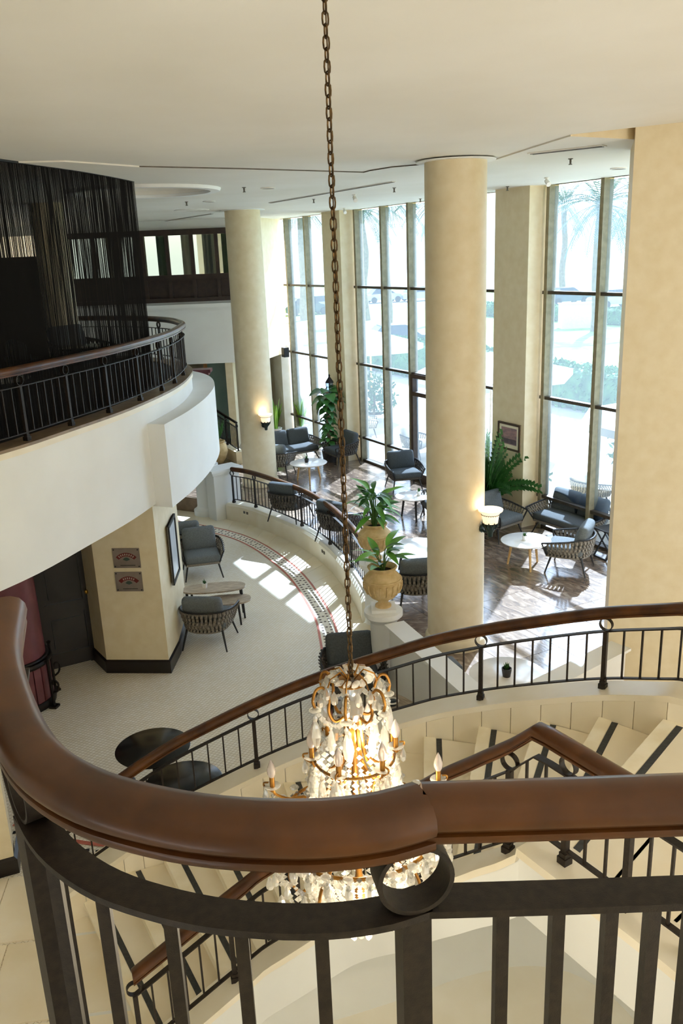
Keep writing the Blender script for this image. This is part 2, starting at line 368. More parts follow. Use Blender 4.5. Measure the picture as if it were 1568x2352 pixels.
# ------------------------------------------------------------------ floors
m = MB(); m.prism([(-9, -2), (4.5, -2), (4.5, 8), (3, 9), (.55, 9.72), (.6, 11.5), (0, 15), (-1.5, 17.6), (-3, 18.3), (-9, 19.6)], T-.2, T)
floor_low = struct(m.build('floor', 'terrazzo', smooth=None)); floor_low['label'] = 'cream mosaic floor of the lower level'
m = MB(); m.prism(LOUNGE, L-.45, L-.012)
floor_l = struct(m.build('floor_lounge', mat('grout', '#8b755f', '#7b6652', rough=.5, scale=9), smooth=None)); floor_l['label'] = 'brown marble floor of the raised lounge'
TS = .86; k = 0; tile_cache = {}
half = TS/2-.003
for i in range(-26, 18):
    for j in range(-22, 4):
        c = fp(i*TS+.3, j*TS-.2)
        if (c-Vector((0, 8, 0))).length > 22 or c.y > 26: continue
        sq = [(c+FU*a*half+FN*b*half) for a, b in ((-1, -1), (1, -1), (1, 1), (-1, 1))]; sq = [(p.x, p.y) for p in sq]
        ins = [inside(p, LOUNGE) for p in sq]
        if not any(ins): continue
        # only what the camera can roughly see
        q = Vector((c.x, c.y, L)); dz = q.dot(FW); px = 784+FPX*q.dot(RT)/dz
        if dz < 1 or not (300 < px < 1750): continue
        if all(ins):
            if 'm' not in tile_cache:
                tm = MB(); tm.box((0, 0, -.006), (2*half, 2*half, .012)); tile_cache['m'] = tm.mesh('tile', 'brown_marble')
            o = put('tile', tile_cache['m'], floor_l, (c.x, c.y, L), (0, 0, FRZ)); k += 1
        else:
            poly = sq
            ar = sum(poly[a][0]*poly[(a+1) % 4][1]-poly[(a+1) % 4][0]*poly[a][1] for a in range(4))
            if ar < 0: poly = poly[::-1]
            n = len(LOUNGE); lar = sum(LOUNGE[a][0]*LOUNGE[(a+1) % n][1]-LOUNGE[(a+1) % n][0]*LOUNGE[a][1] for a in range(n))
            for a in range(n):
                e0, e1 = LOUNGE[a], LOUNGE[(a+1) % n]
                if lar < 0: e0, e1 = e1, e0
                ex = Vector((e1[0]-e0[0], e1[1]-e0[1])); le = ex.length
                t = max(0, min(1, ((c.x-e0[0])*ex.x+(c.y-e0[1])*ex.y)/(le*le)))
                d = math.hypot(e0[0]+ex.x*t-c.x, e0[1]+ex.y*t-c.y)
                if d < TS*.72: poly = clip_half(poly, e0, e1)
                if len(poly) < 3: break
            if len(poly) >= 3:
                tm = MB(); tm.prism([(p[0]-c.x, p[1]-c.y) for p in poly], -.012, 0)
                put('tile', tm.mesh('tile', 'brown_marble'), floor_l, (c.x, c.y, L))
# marble ring and mosaic border round the lower floor
MOS = [(-5.6, 18.3), (-3.7, 17.5), (-1.98, 16.25), (-.87, 14.35), (-.27, 12.4), (-.1, 11.2), (-.02, 9.9), (.1, 8.9)]
mos = [Vector((p.x, p.y, 0)) for p in crom([(x, y, 0) for x, y in MOS], 8)]
CUR = [(-5.9, 19.2), (-4.0, 18.45), (-2.35, 17.45), (-.74, 15.55), (.16, 13.2), (.42, 11.5), (.47, 9.9), (.6, 9.0)]
cur = [Vector((p.x, p.y, 0)) for p in crom([(x, y, 0) for x, y in CUR], 8)]
A, B = resample(mos, n=26), resample(cur, n=26)
for i in range(26):
    g = .004
    q = [A[i].lerp(A[i+1], g), A[i].lerp(A[i+1], 1-g), B[i].lerp(B[i+1], 1-g), B[i].lerp(B[i+1], g)]
    mid = (q[0]+q[2])/2
    tm = MB(); tm.prism([(p.x-mid.x, p.y-mid.y) for p in q], 0, .01)
    put('marble_slab', tm.mesh('marble_slab', 'step_marble'), floor_low, (mid.x, mid.y, T))
    # second, slimmer course split in two so the joints read
for d0, d1, mt, nm in ((.0, .035, 'red_border', 'border_line'), (.26, .295, 'red_border', 'border_line'), (.036, .259, 'pale_stone', 'border_band')):
    a, b = offset2(mos, d0), offset2(mos, d1); m = MB()
    for i in range(len(a)-1):
        z0, z1 = T-.01, T+.004
        m.add([(a[i].x, a[i].y, z1), (a[i+1].x, a[i+1].y, z1), (b[i+1].x, b[i+1].y, z1), (b[i].x, b[i].y, z1)], [(3, 2, 1, 0)])
    m.build(nm, mt, floor_low, smooth=None)
m = MB()
for d in (.085, .148, .21):
    for i, p in enumerate(resample(offset2(mos, d), step=.1)):
        if d == .148 and i % 2: continue
        m.box((p.x, p.y, T+.005), (.035, .035, .004), rz=i*.05)
stuff(m.build('mosaic_dots', mat('dot_brown', '#6a584a', '#55463a', rough=.4, scale=20), floor_low, smooth=None))
# border stub by the stair foot
stub = crom([(-3.4, 7.3, 0), (-2.7, 7.0, 0), (-2.0, 6.85, 0)], 6)
m = MB()
for d0, d1 in ((0, .05),):
    a, b = offset2(stub, d0), offset2(stub, d1)
    for i in range(len(a)-1): m.add([(a[i].x, a[i].y, T+.004), (a[i+1].x, a[i+1].y, T+.004), (b[i+1].x, b[i+1].y, T+.004), (b[i].x, b[i].y, T+.004)], [(0, 1, 2, 3), (3, 2, 1, 0)])
m.build('border_line', 'red_border', floor_low, smooth=None)
m = MB()
for d in (.12, .2):
    for i, p in enumerate(resample(offset2(stub, d), step=.11)): m.box((p.x, p.y, T+.004), (.04, .04, .004), rz=.2)
stuff(m.build('mosaic_dots', 'black', floor_low, smooth=None))
# ------------------------------------------------------------------ ceiling
from mathutils.geometry import tessellate_polygon
def fill(name, loops, z, material, up=False):
    lps = [[Vector((p[0], p[1], (p[2] if p[2] else z) if len(p) > 2 else z)) for p in lp] for lp in loops]
    tris = tessellate_polygon([[Vector((p.x, p.y, 0)) for p in lp] for lp in lps]); vs = [p for lp in lps for p in lp]; fs = []
    for t in tris:
        a, b, c = (vs[i] for i in t); nz = (b.x-a.x)*(c.y-a.y)-(b.y-a.y)*(c.x-a.x)
        fs.append(tuple(t) if (nz > 0) == up else tuple(t)[::-1])
    m = MB(); m.add(vs, fs); return m.build(name, material, smooth=None)
pz = lambda x, y, z=CZ: at(x, y, z)
bound = [Vector((-9, 7.6, 0)), pz(150, 372), pz(320, 384), pz(560, 389), pz(835, 397), pz(850, 393), pz(900, 385), pz(980, 378), pz(1060, 373), pz(1130, 370), pz(1220, 341), pz(1310, 313), pz(1458, 320), pz(1568, 322), Vector((9, 8.9, 0))]
bound = [Vector((p.x, p.y, 0)) for p in bound]
def circ(c, r, n=40): return [Vector((c[0]+r*math.cos(2*PI*i/n), c[1]+r*math.sin(2*PI*i/n), 0)) for i in range(n)]
domeA = (pz(330, 437).x, pz(330, 437).y); domeAr = (pz(468, 437)-pz(330, 437)).length
outer = bound + [Vector((*fp(9.2, .1)[:2], 0)), Vector((*fp(-14, .1)[:2], 0)), Vector((-9, 31, 0))]
soff = struct(fill('ceiling_soffit', [outer, circ(domeA, domeAr)], CZ, 'ceiling_paint')); soff['label'] = 'pale soffit over the lounge windows'
m = MB(); m.lathe([(domeAr, 0), (domeAr, .05), (domeAr*.9, .12), (domeAr*.6, .17), (.01, .18)], (domeA[0], domeA[1], CZ), 40, cap=False)
m.build('dome', 'ceiling_paint', soff, smooth=40)
m = MB(); m.lathe([(.12, .165), (.12, .14), (.001, .135)], (domeA[0], domeA[1], CZ), 20); m.build('dome_fill_disc', mat('fill_disc', '#ffffff', '#f4f6fa', rough=.5, scale=5, emit='#eef3ff', estr=.4), soff)  # glowing disc added to brighten the dome
lt = bpy.data.lights.new('dome_fill_light', 'POINT'); lt.energy = .35; lt.color = (.85, .92, 1); lt.shadow_soft_size = .08  # fill light added inside the dome recess
lo = bpy.data.objects.new('dome_fill_light', lt); COL.objects.link(lo); lo.location = (domeA[0], domeA[1], CZ+.1)
m = MB(); m.lathe([(domeAr+.02, -.0), (domeAr+.03, -.04), (domeAr+.16, -.04), (domeAr+.18, 0), (domeAr+.02, 0)], (domeA[0], domeA[1], CZ-.001), 40, cap=False)
m.build('dome_moulding', 'plaster', soff, smooth=40)
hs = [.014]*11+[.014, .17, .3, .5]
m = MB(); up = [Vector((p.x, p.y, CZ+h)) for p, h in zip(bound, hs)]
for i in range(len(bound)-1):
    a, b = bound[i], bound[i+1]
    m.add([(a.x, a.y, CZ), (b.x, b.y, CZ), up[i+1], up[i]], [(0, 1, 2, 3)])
k_ = 11*4; m2 = MB(); m2.add(m.v[k_:], [(4*i, 4*i+1, 4*i+2, 4*i+3) for i in range(len(m.v[k_:])//4)]); m2.build('bulkhead', 'beige_stone', soff, smooth=None)
for i0, i1, mt_ in ((0, 2, 'ceiling_paint'), (2, 8, 'vent_and_shadow_dark'), (8, 11, 'ceiling_paint')):  # dark middle stretch paints a shadow line onto the step face
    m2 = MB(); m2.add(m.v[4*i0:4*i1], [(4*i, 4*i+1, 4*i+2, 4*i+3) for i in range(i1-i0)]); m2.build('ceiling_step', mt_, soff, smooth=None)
mainc = struct(fill('ceiling', [[p.copy() for p in up] + [Vector((9, -3, CZ+.5)), Vector((-9, -3, CZ+.1))]], CZ, 'ceiling_paint')); mainc['label'] = 'broad pale ceiling above the stair hall'
# walls behind the camera
m = MB(); m.prism([(-9, -3.2), (7, -3.2), (7, -3), (-9, -3)], T, CZ+.6); o = struct(m.build('wall_rear', 'plaster', smooth=None)); o['label'] = 'white rear wall of the stair hall'
m = MB(); m.prism([(-9.2, -3.2), (-9, -3.2), (-9, 31), (-9.2, 31)], T, CZ+.6); o = struct(m.build('wall_left_outer', 'plaster', smooth=None))
m = MB(); m.prism([(4.55, 8.4), (7.2, 1.0), (7.4, 1.0), (4.8, 9.4)], T, CZ+.6); o = struct(m.build('wall_right', 'beige_stone', smooth=None)); o['label'] = 'beige wall running forward from the right pier'
# ------------------------------------------------------------------ window wall
TR = (.6, 2.41, 4.22)
def pane_unit(name, t0, t1, mull, label, door=None):
    w = bpy.data.objects.new(name, None); COL.objects.link(w); struct(w); w['label'] = label
    for t in mull:
        m = MB(); m.box(fp(t, 0, (L+CZ)/2), (.075, .2, CZ-L), FRZ); m.build('mullion', 'mullion', w, smooth=None)
    edges = [t0]+list(mull)+[t1]; zs = [0]+list(TR)+[CZ-L]
    for i in range(len(edges)-1):
        a, b = edges[i], edges[i+1]
        if b-a < .05: continue
        if door and abs((a+b)/2-door) < .4: lv = [2.41, 4.22, CZ-L]
        else: lv = zs
        for z in lv[:-1]:
            zz = max(z, .03); m = MB(); m.box(fp((a+b)/2, -.02, L+zz), (b-a-.07, .1, .055), FRZ); m.build('transom', 'transom', w, smooth=None)
        for q in range(len(lv)-1):
            m = MB(); m.box(fp((a+b)/2, .02, L+(lv[q]+lv[q+1])/2), (b-a-.07, .008, lv[q+1]-lv[q]-.05), FRZ); m.build('pane', 'window_glass', w, smooth=None)
    return w
pane_unit('window_1', 3.52, 8.6, (3.66, 4.88, 6.1, 7.3, 8.5), 'tall lounge window right of the picture pillar')
wM = pane_unit('window_2', -3.08, 2.62, (-2.89, -1.72, -.63, .47, 1.55, 2.5), 'tall lounge window with a terrace door', door=-.08)
pane_unit('window_3', -7.05, -3.98, (-6.7, -5.52, -4.4), 'tall lounge window at the far left')
dr = bpy.data.objects.new('door_1', None); COL.objects.link(dr); struct(dr); dr['label'] = 'brown framed glass terrace door'
for t in (-.56, .4): m = MB(); m.box(fp(t, -.03, L+1.2), (.1, .14, 2.4), FRZ); m.build('door_jamb', 'doorframe', dr, smooth=None)
for z in (2.37, 1.98): m = MB(); m.box(fp(-.08, -.03, L+z), (.9, .14, .09), FRZ); m.build('door_rail', 'doorframe', dr, smooth=None)
m = MB(); m.box(fp(-.08, -.03, L+.1), (.86, .1, .2), FRZ); m.build('door_rail', 'doorframe', dr, smooth=None)
m = MB(); m.box(fp(-.08, 0, L+1.06), (.86, .01, 1.75), FRZ); m.build('pane', 'window_glass', dr, smooth=None)
m = MB(); m.box(fp(-.08, 0, L+2.17), (.86, .01, .3), FRZ); m.build('pane', 'window_glass', dr, smooth=None)
m = MB(); m.tube([fp(.3, -.12, L+.85), fp(.3, -.12, L+1.25)], .015); m.build('door_handle', 'brass', dr)
def pillar(name, t0, t1, label):
    m = MB(); a, b, c, d = fp(t0, -.37), fp(t1, -.37), fp(t1, .25), fp(t0, .25)
    m.prism([(p.x, p.y) for p in (a, b, c, d)], L, CZ+.05); o = struct(m.build(name, 'beige_stone', smooth=None)); o['label'] = label; return o
pillar('wall_pillar', 2.62, 3.52, 'beige pillar with framed picture between the windows')
pillar('wall_pillar', -3.98, -3.08, 'beige pillar behind the climbing plant')
m = MB(); m.prism([tuple(fp(t, o)[:2]) for t, o in ((-8, -.05), (9.5, -.05), (9.5, .3), (-8, .3))], CZ+.0, CZ+1.2); struct(m.build('wall_header', 'plaster', smooth=None))
m = MB(); m.prism([tuple(fp(t, o)[:2]) for t, o in ((8.6, -.1), (12.5, -.1), (12.5, .3), (8.6, .3))], L, CZ); struct(m.build('wall_right_end', 'beige_stone', smooth=None))
# big pillar at the right
m = MB(); m.prism([(2.95, 8.78), (4.6, 8.35), (4.9, 9.5), (3.3, 9.95)], T, CZ+.6); o = struct(m.build('wall_pillar', 'beige_stone', smooth=None)); o['label'] = 'broad plain beige pier at the right edge'
# round columns
def column(name, c, r, label):
    t = bpy.data.objects.new(name, None); COL.objects.link(t); t.location = (c[0], c[1], L); struct(t); t['label'] = label
    m = MB(); m.lathe([(r, 0), (r, 1.5), (r*.995, 3.2), (r*.97, CZ-L)], n=48); m.build('shaft', 'beige_stone', t, smooth=60)
    m = MB(); m.lathe([(r+.035, 0), (r+.035, .1), (r+.02, .13), (r, .15)], n=48); m.build('plinth', 'beige_stone', t)
    m = MB(); m.lathe([(r-.05, CZ-L-.001), (r+.09, CZ-L-.001), (r+.085, CZ-L-.012), (r-.05, CZ-L-.012)], n=48); m.build('collar', 'plaster', t)
    return t
column('column', (1.45, 10.33), .365, 'round beige column with lit sconce standing in mid lounge')
column('column', (-1.83, 18.95), .385, 'round beige column with lit sconce behind the curved railing')
# ------------------------------------------------------------------ far walls
m = MB()
def wall(m, a, b, z0, z1, th=.2):
    a, b = Vector((*a, 0)), Vector((*b, 0)); d = (b-a).normalized(); n = Vector((-d.y, d.x, 0))*th
    m.prism([(p.x, p.y) for p in (a, b, b+n, a+n)], z0, z1)
zf0, zw0, zw1 = aty(480, 835, 22.5).z, aty(430, 692, 22.5).z, aty(430, 527, 22.5).z
wall(m, (-9, 22.5), (-1.95, 22.5), zf0, zw0); wall(m, (-9, 22.5), (-1.95, 22.5), zw1, CZ+.02)
wall(m, (-2.35, 22.52), (-1.95, 22.52), zw0, zw1)
wb = struct(m.build('wall_back', 'plaster', smooth=None)); wb['label'] = 'white mezzanine wall at the far end'
m = MB(); wall(m, (-1.95, 22.5), (-1.36, 24.55), zf0, CZ+.02); m.build('return_face', 'beige_stone', wb, smooth=None)
m = MB(); m.box((-5.5, 22.42, zw0-.12), (7, .1, .1)); m.build('ledge', 'plaster', wb, smooth=None)
m = MB(); wall(m, (-9, 27.5), (-1, 26.3), T, zf0+.6); wall(m, (-2.75, 22.9), (-2.75, 27), T, zf0+.6); wall(m, (-9, 22.4), (-9, 27), T, zf0+.5); o = struct(m.build('wall_recess', 'beige_stone', smooth=None)); o['label'] = 'shaded beige wall below the mezzanine'
m = MB(); m.prism([(-9, 22.6), (-1.95, 22.6), (-1.36, 24.6), (-1.3, 27.4), (-9, 27.4)], zf0+.02, zf0+.1); struct(m.build('ceiling_recess', 'plaster', smooth=None))
m = MB(); m.prism([tuple(fp(t, o)[:2]) for t, o in ((-7.6, -.25), (-7.05, -.25), (-7.05, .2), (-7.6, .2))], L, zf0+.2); o = struct(m.build('wall_pillar', 'pale_stone', smooth=None)); o['label'] = 'narrow pale pier at the far end of the windows'
m = MB(); m.prism([tuple(fp(t, o)[:2]) for t, o in ((-14, .0), (-7.6, .0), (-7.6, .2), (-14, .2))], L, CZ+.5); struct(m.build('wall_far_right', 'pale_stone', smooth=None))
# mezzanine window band
mw = bpy.data.objects.new('window_4', None); COL.objects.link(mw); struct(mw); mw['label'] = 'dark framed mezzanine window band'
xs = [-6.6+.62*i for i in range(8)]
zr = aty(430, 636, 22.5).z
for z, h in ((zw1-.06, .14), (zw0+.04, .1), (zr, .12)): m = MB(); m.box((-4.6, 22.44, z), (5, .12, h)); m.build('frame_rail', 'mezz_frame', mw, smooth=None)
for x in xs: m = MB(); m.box((x, 22.45, (zw0+zw1)/2), (.09, .1, zw1-zw0)); m.build('mullion', 'mezz_frame', mw, smooth=None)
for x in xs[:-1]:
    m = MB(); m.box((x+.31, 22.5, (zr+zw1)/2), (.53, .01, zw1-zr-.1)); m.build('pane', 'mezz_glass', mw, smooth=None)
    m = MB(); m.box((x+.31, 22.5, (zr+zw0)/2), (.53, .02, zr-zw0-.1)); m.build('panel', 'mezz_frame', mw, smooth=None)
for i, x in enumerate((-5.7, -5.0, -4.4, -3.75, -3.2, -2.7)):
    m = MB(); pts = [(x+j*.06-.15, 23.3+.05*(j % 2)) for j in range(6)]
    for j in range(5): m.add([(*pts[j], zw0-.3), (*pts[j+1], zw0-.3), (*pts[j+1], CZ), (*pts[j], CZ)], [(0, 1, 2, 3)])
    tag(m.build('drape', ('canvas', 'pale_stone', 'hedge', 'canvas', 'car_silver', 'hedge')[i], smooth=None), ['cream drape hanging behind the mezzanine glass, leftmost', 'second pale drape behind the mezzanine glass', 'green drape behind the mezzanine glass, left one', 'cream drape in the middle of the mezzanine glass', 'grey drape behind the mezzanine glass', 'green drape at the right end of the mezzanine glass'][i], 'drape', 'drapes behind the mezzanine glass')
# ------------------------------------------------------------------ balcony
BE = [(-8.6, 4.0), (-6.6, 4.6), (-4.7, 5.7), (-3.75, 6.7), (-3.12, 7.7), (-2.74, 8.75), (-2.41, 9.86), (-2.17, 11.3), (-2.16, 12.5), (-2.3, 13.5), (-2.8, 14.6), (-3.8, 15.5), (-5.4, 16), (-8.6, 16.2)]
be = [Vector((p.x, p.y, 0)) for p in crom([(x, y, 0) for x, y in BE], 5)]
FZ = -2.92
m = MB(); m.prism([(p.x, p.y) for p in be], FZ, BZ-.03)
bal = struct(m.build('floor_balcony', 'plaster', smooth=30)); bal['label'] = 'white curved balcony slab'
inn = offset2(be, -.22)
m = MB(); m.sweep([(-.25, -.03), (.025, -.03), (.025, .0), (-.25, 0)], [(p.x, p.y, BZ) for p in be]); m.build('edge_strip', mat('edge_stone', '#8f7a60', '#78654f', rough=.4, scale=8), bal, smooth=30)
m = MB(); m.sweep([(0, -.09), (.018, -.09), (.018, -.03), (0, -.03)], [(p.x, p.y, BZ) for p in be]); m.build('edge_moulding', 'curb_marble', bal, smooth=30)
m = MB(); m.prism([(p.x, p.y) for p in offset2(be, -.2)], BZ-.029, BZ-.012); m.build('carpet', 'rug_dark', bal, smooth=None)
# projecting curved box on the slab edge
bx0 = [(-2.1, 10.17), (-1.95, 11.1), (-1.87, 12.3), (-1.93, 13.5), (-2.2, 14.6), (-2.7, 15.4), (-3.4, 16)]
bxo = [Vector((p.x, p.y, 0)) for p in crom([(x, y, 0) for x, y in bx0], 6)]
poly = [(p.x, p.y) for p in bxo] + [(-4.2, 15.2), (-3.0, 14.0), (-2.5, 13), (-2.45, 11.5), (-2.46, 10.32)]
m = MB(); m.prism(poly, FZ-.03, -1.9); m.build('outer_band', 'plaster', bal, smooth=30)
# dark room on the balcony
m = MB(); wall(m, (-8.5, 17), (-8.5, 3), BZ, CZ+.4); wall(m, (-8.5, 3), (-7, 3), BZ, CZ+.4); o = struct(m.build('wall_left', 'dark_door', smooth=None)); o['label'] = 'balcony bar wall coloured dark to keep the room dim'  # dimness of the room put into the dark brown wall colour
m = MB(); wall(m, (-8.4, 15.2), (-5.0, 15.2), BZ, .15); o = struct(m.build('wall_partition', 'black', smooth=None)); o['label'] = 'black partition behind the string curtain'
t = bpy.data.objects.new('column_balcony', None); COL.objects.link(t); t.location = (-4.55, 14.6, BZ); struct(t)
m = MB(); m.lathe([(.27, 0), (.27, CZ-BZ)], n=32); m.build('shaft', 'beige_stone', t, smooth=60)
# ------------------------------------------------------------------ walls below the balcony
wpoly = [(-3.27, 10.5), (-2.41, 10.42), (-2.38, 11.0), (-2.41, 11.7), (-2.5, 12.4), (-2.7, 13.2), (-3.05, 13.9), (-3.6, 14.3), (-3.75, 11.2)]
m = MB(); m.prism(wpoly, T, FZ+.05); wp = struct(m.build('wall_plaque', 'beige_stone', smooth=30)); wp['label'] = 'beige wall block carrying two metal plaques'
bp = [Vector((x, y, T)) for x, y in wpoly]
m = MB(); m.sweep([(.0, 0), (.025, 0), (.025, .17), (.0, .19)], [Vector((-3.72, 11.15, T))]+[Vector((x, y, T)) for x, y in wpoly[:8]]); o = struct(m.build('baseboard_plaque', 'baseboard', smooth=None)); o['label'] = 'black baseboard round the plaque wall'
m = MB(); wall(m, (-9, 8.6), (-4.25, 10.6), T, FZ+.05); wall(m, (-3.45, 10.98), (-3.2, 11.1), T, FZ+.05); o = struct(m.build('wall_under_balcony', 'dark_door', smooth=None)); o['label'] = 'dark wall beneath the balcony'
m = MB(); wall(m, (-9, 7.0), (-3.6, 5.75), T, -2.0); wall(m, (-3.6, 5.75), (-3.15, 6.35), T, -2.0)
# panelled door
dA, dB = Vector((-4.24, 10.56, T)), Vector((-3.44, 10.99, T)); dd = (dB-dA).normalized(); dn = Vector((dd.y, -dd.x, 0)); drz = math.atan2(dd.y, dd.x)
dr = bpy.data.objects.new('door_2', None); COL.objects.link(dr); struct(dr); dr['label'] = 'black panelled door under the balcony with brass knob'; dr.location = dA
W = (dB-dA).length
def dbox(a, b, z0, z1, o0, o1, name, mt):
    m = MB(); c = dd*((a+b)/2)+dn*((o0+o1)/2); m.box((c.x, c.y, (z0+z1)/2), (b-a, o1-o0, z1-z0), drz); return m.build(name, mt, dr, smooth=None)
dbox(0, W, 0, 2.3, -.05, 0, 'door_leaf', 'dark_door')
for a, b in ((0, .1), (W-.1, W)): dbox(a, b, 0, 2.35, 0, .05, 'door_jamb', 'dark_door')
for a, b in ((.1, .2), (W-.2, W-.1)): dbox(a, b, 0, 2.2, 0, .025, 'stile', 'dark_door')
for z0, z1 in ((.02, .22), (.78, .95), (2.0, 2.15)): dbox(.2, W-.2, z0, z1, 0, .025, 'door_rail', 'dark_door')
dbox(.26, W-.26, .29, .71, 0, .018, 'panel', 'dark_door'); dbox(.26, W-.26, 1.02, 1.93, 0, .018, 'panel', 'dark_door')
m = MB(); c = dd*(W-.15)+dn*.07; m.lathe([(.001, -.03), (.02, -.025), (.03, 0), (.02, .025), (.001, .03)], (c.x, c.y, 1.05), 12); m.build('door_knob', 'brass', dr)
# wall by the stair foot, at the far left
p0 = at(-60, 2030, T); p1 = at(38, 2002, T)
m = MB(); wall(m, (p0.x-1.5, p0.y-.6), (p1.x, p1.y), T, -2.4, .3); o = struct(m.build('wall_stair_foot', 'beige_stone', smooth=None)); o['label'] = 'beige wall beside the foot of the stair'
d = Vector((p1.x-p0.x+1.5, p1.y-p0.y+.6, 0)).normalized()
m = MB(); m.sweep([(0, 0), (.03, 0), (.03, .15), (0, .17)], [Vector((p0.x-1.5, p0.y-.6, T)), Vector((p1.x, p1.y, T)), Vector((p1.x-.1, p1.y+.35, T))]); o = struct(m.build('baseboard_stair_foot', 'baseboard', smooth=None))
# ------------------------------------------------------------------ curb, piers, pedestals and low walls of the lounge edge
m = MB(); m.sweep([(-.1, T), (.16, T), (.16, L-.02), (.12, L+.02), (-.1, L+.02)], [(p.x, p.y, 0) for p in railc if p.y > 11.75])
lw = struct(m.build('wall_curb', 'curb_marble', smooth=30)); lw['label'] = 'cream curb under the curved lounge railing'
def low_wall(name, a, b, th, top, label):
    t = bpy.data.objects.new(name, None); COL.objects.link(t); struct(t); t['label'] = label
    a, b = Vector(a), Vector(b); d = (b-a).normalized(); rz = math.atan2(d.y, d.x); c = (a+b)/2; ln = (b-a).length
    m = MB(); m.box((c.x, c.y, (T+top)/2-.03), (ln, th, top-T-.06), rz); m.build('body', 'plaster', t, smooth=None)
    m = MB(); m.box((c.x, c.y, top-.045), (ln, th+.06, .03), rz); m.box((c.x, c.y, top-.015), (ln+.02, th+.12, .03), rz); m.build('coping', 'plaster', t, smooth=None)
    return t
low_wall('wall_low', (.585, 9.43, 0), (1.42, 7.3, 0), .14, -4.3, 'white low wall running from the urn pedestal')
low_wall('wall_low', (1.36, 7.3, 0), (3.05, 8.6, 0), .14, -4.3, 'white low wall meeting the right pier')
t = bpy.data.objects.new('wall_pier', None); COL.objects.link(t); struct(t); t['label'] = 'white square pier at the far end of the curved railing'; t.location = (-2.5, 17.55, T)
m = MB(); m.box((0, 0, .5), (.62, .34, 1.0), .65); m.build('body', 'plaster', t, smooth=None)
m = MB(); m.box((0, 0, 1.03), (.7, .42, .06), .65); m.box((0, 0, 1.085), (.76, .48, .05), .65); m.build('coping', 'plaster', t, smooth=None)
m = MB(); m.lathe([(.3, 0), (.3, .12), (.24, .16), (.22, .2), (.21, .95), (.25, 1.0), (.3, 1.04), (.3, 1.12), (.1, 1.13)], (-.42, .3, 0), 24); m.build('half_column', 'plaster', t)
def pedestal(p, label):
    t = thing('pedestal', label, 'pedestal', p, group='urn pedestals')
    m = MB(); m.lathe([(.23, 0), (.23, .1), (.19, .14), (.175, .2), (.165, .95), (.18, .98), (.2, 1.0), (.24, 1.04), (.24, 1.1), (.15, 1.12)], n=28); m.build('shaft', 'plaster', t)
    m = MB(); m.box((0, 0, 1.135), (.3, .3, .04)); m.build('top_plate', 'plaster', t, smooth=None)
    return t
pedestal(PED1, 'white round pedestal at the head of the low wall'); pedestal(PED2, 'white round pedestal at the end of the curved railing')
m = MB(); m.prism([(.1, 9.75), (.5, 9.75), (.5, 11.4), (.1, 11.4)], T, T+.17); st = struct(m.build('floor_step', 'step_marble', smooth=None)); st['label'] = 'marble step up to the lounge between the pedestals'
m = MB(); m.prism([(.44, 9.75), (.7, 9.75), (.7, 11.4), (.44, 11.4)], T, L+.004); m.build('upper_step', 'step_marble', st, smooth=None)
# ------------------------------------------------------------------ staircase
RISE = .165
zt = lambda i: -5.19 + RISE*min(i, 12)
OUT = {0: (-2.3, 5.97), 1: (-1.98, 6.1), 2: (-1.67, 6.21), 3: (-1.34, 6.29), 5.5: (-.38, 6.36), 8: (.63, 6.2), 9: (1.06, 6.05), 10: (1.48, 5.83), 11: (1.87, 5.57), 12: (2.21, 5.23), 13: (2.6, 4.97), 14: (3.1, 4.62), 15: (3.6, 4.27), 16: (4.1, 3.92), 17: (4.6, 3.57)}
INN = {0: (-1.42, 4.5), 1: (-1.15, 4.6), 2: (-.89, 4.68), 3: (-.64, 4.72), 5.5: (-.06, 4.66), 8: (.44, 4.38), 9: (.6, 4.27), 10: (.77, 4.14), 11: (.92, 4.0), 12: (1.04, 3.88), 13: (1.24, 3.56), 14: (1.42, 3.27), 15: (1.57, 3.02), 16: (1.75, 2.66), 17: (1.95, 2.2)}
def interp(D):
    ks = sorted(D)
    def f(s):
        s = max(ks[0]-1.5, min(ks[-1], s))
        i = max(0, min(len(ks)-2, next((j for j in range(len(ks)-1) if s <= ks[j+1]), len(ks)-2)))
        k0, k1 = ks[i], ks[i+1]; t = (s-k0)/(k1-k0); h = k1-k0
        def tan(j):
            if j == 0: return Vector(D[ks[1]])-Vector(D[ks[0]]) if False else (Vector(D[ks[1]])-Vector(D[ks[0]]))/(ks[1]-ks[0])
            if j == len(ks)-1: return (Vector(D[ks[-1]])-Vector(D[ks[-2]]))/(ks[-1]-ks[-2])
            return (Vector(D[ks[j+1]])-Vector(D[ks[j-1]]))/(ks[j+1]-ks[j-1])
        if k0 == 12 or k1 == 12:
            ch = (Vector(D[k1])-Vector(D[k0]))/h
        p0, p1, m0, m1 = Vector(D[k0]), Vector(D[k1]), tan(i)*h, tan(i+1)*h
        if k0 == 12: m0 = ch*h
        if k1 == 12: m1 = ch*h
        if t < 0: q = p0+m0*t
        else: q = p0*(2*t**3-3*t*t+1)+m0*(t**3-2*t*t+t)+p1*(-2*t**3+3*t*t)+m1*(t**3-t*t)
        return Vector((q.x, q.y, 0))
    return f
fo, fi = interp(OUT), interp(INN)
stair = thing('staircase', 'curved cream marble staircase with dark grip strips on the treads', 'staircase', (0, 5.4, T))
NT = 16
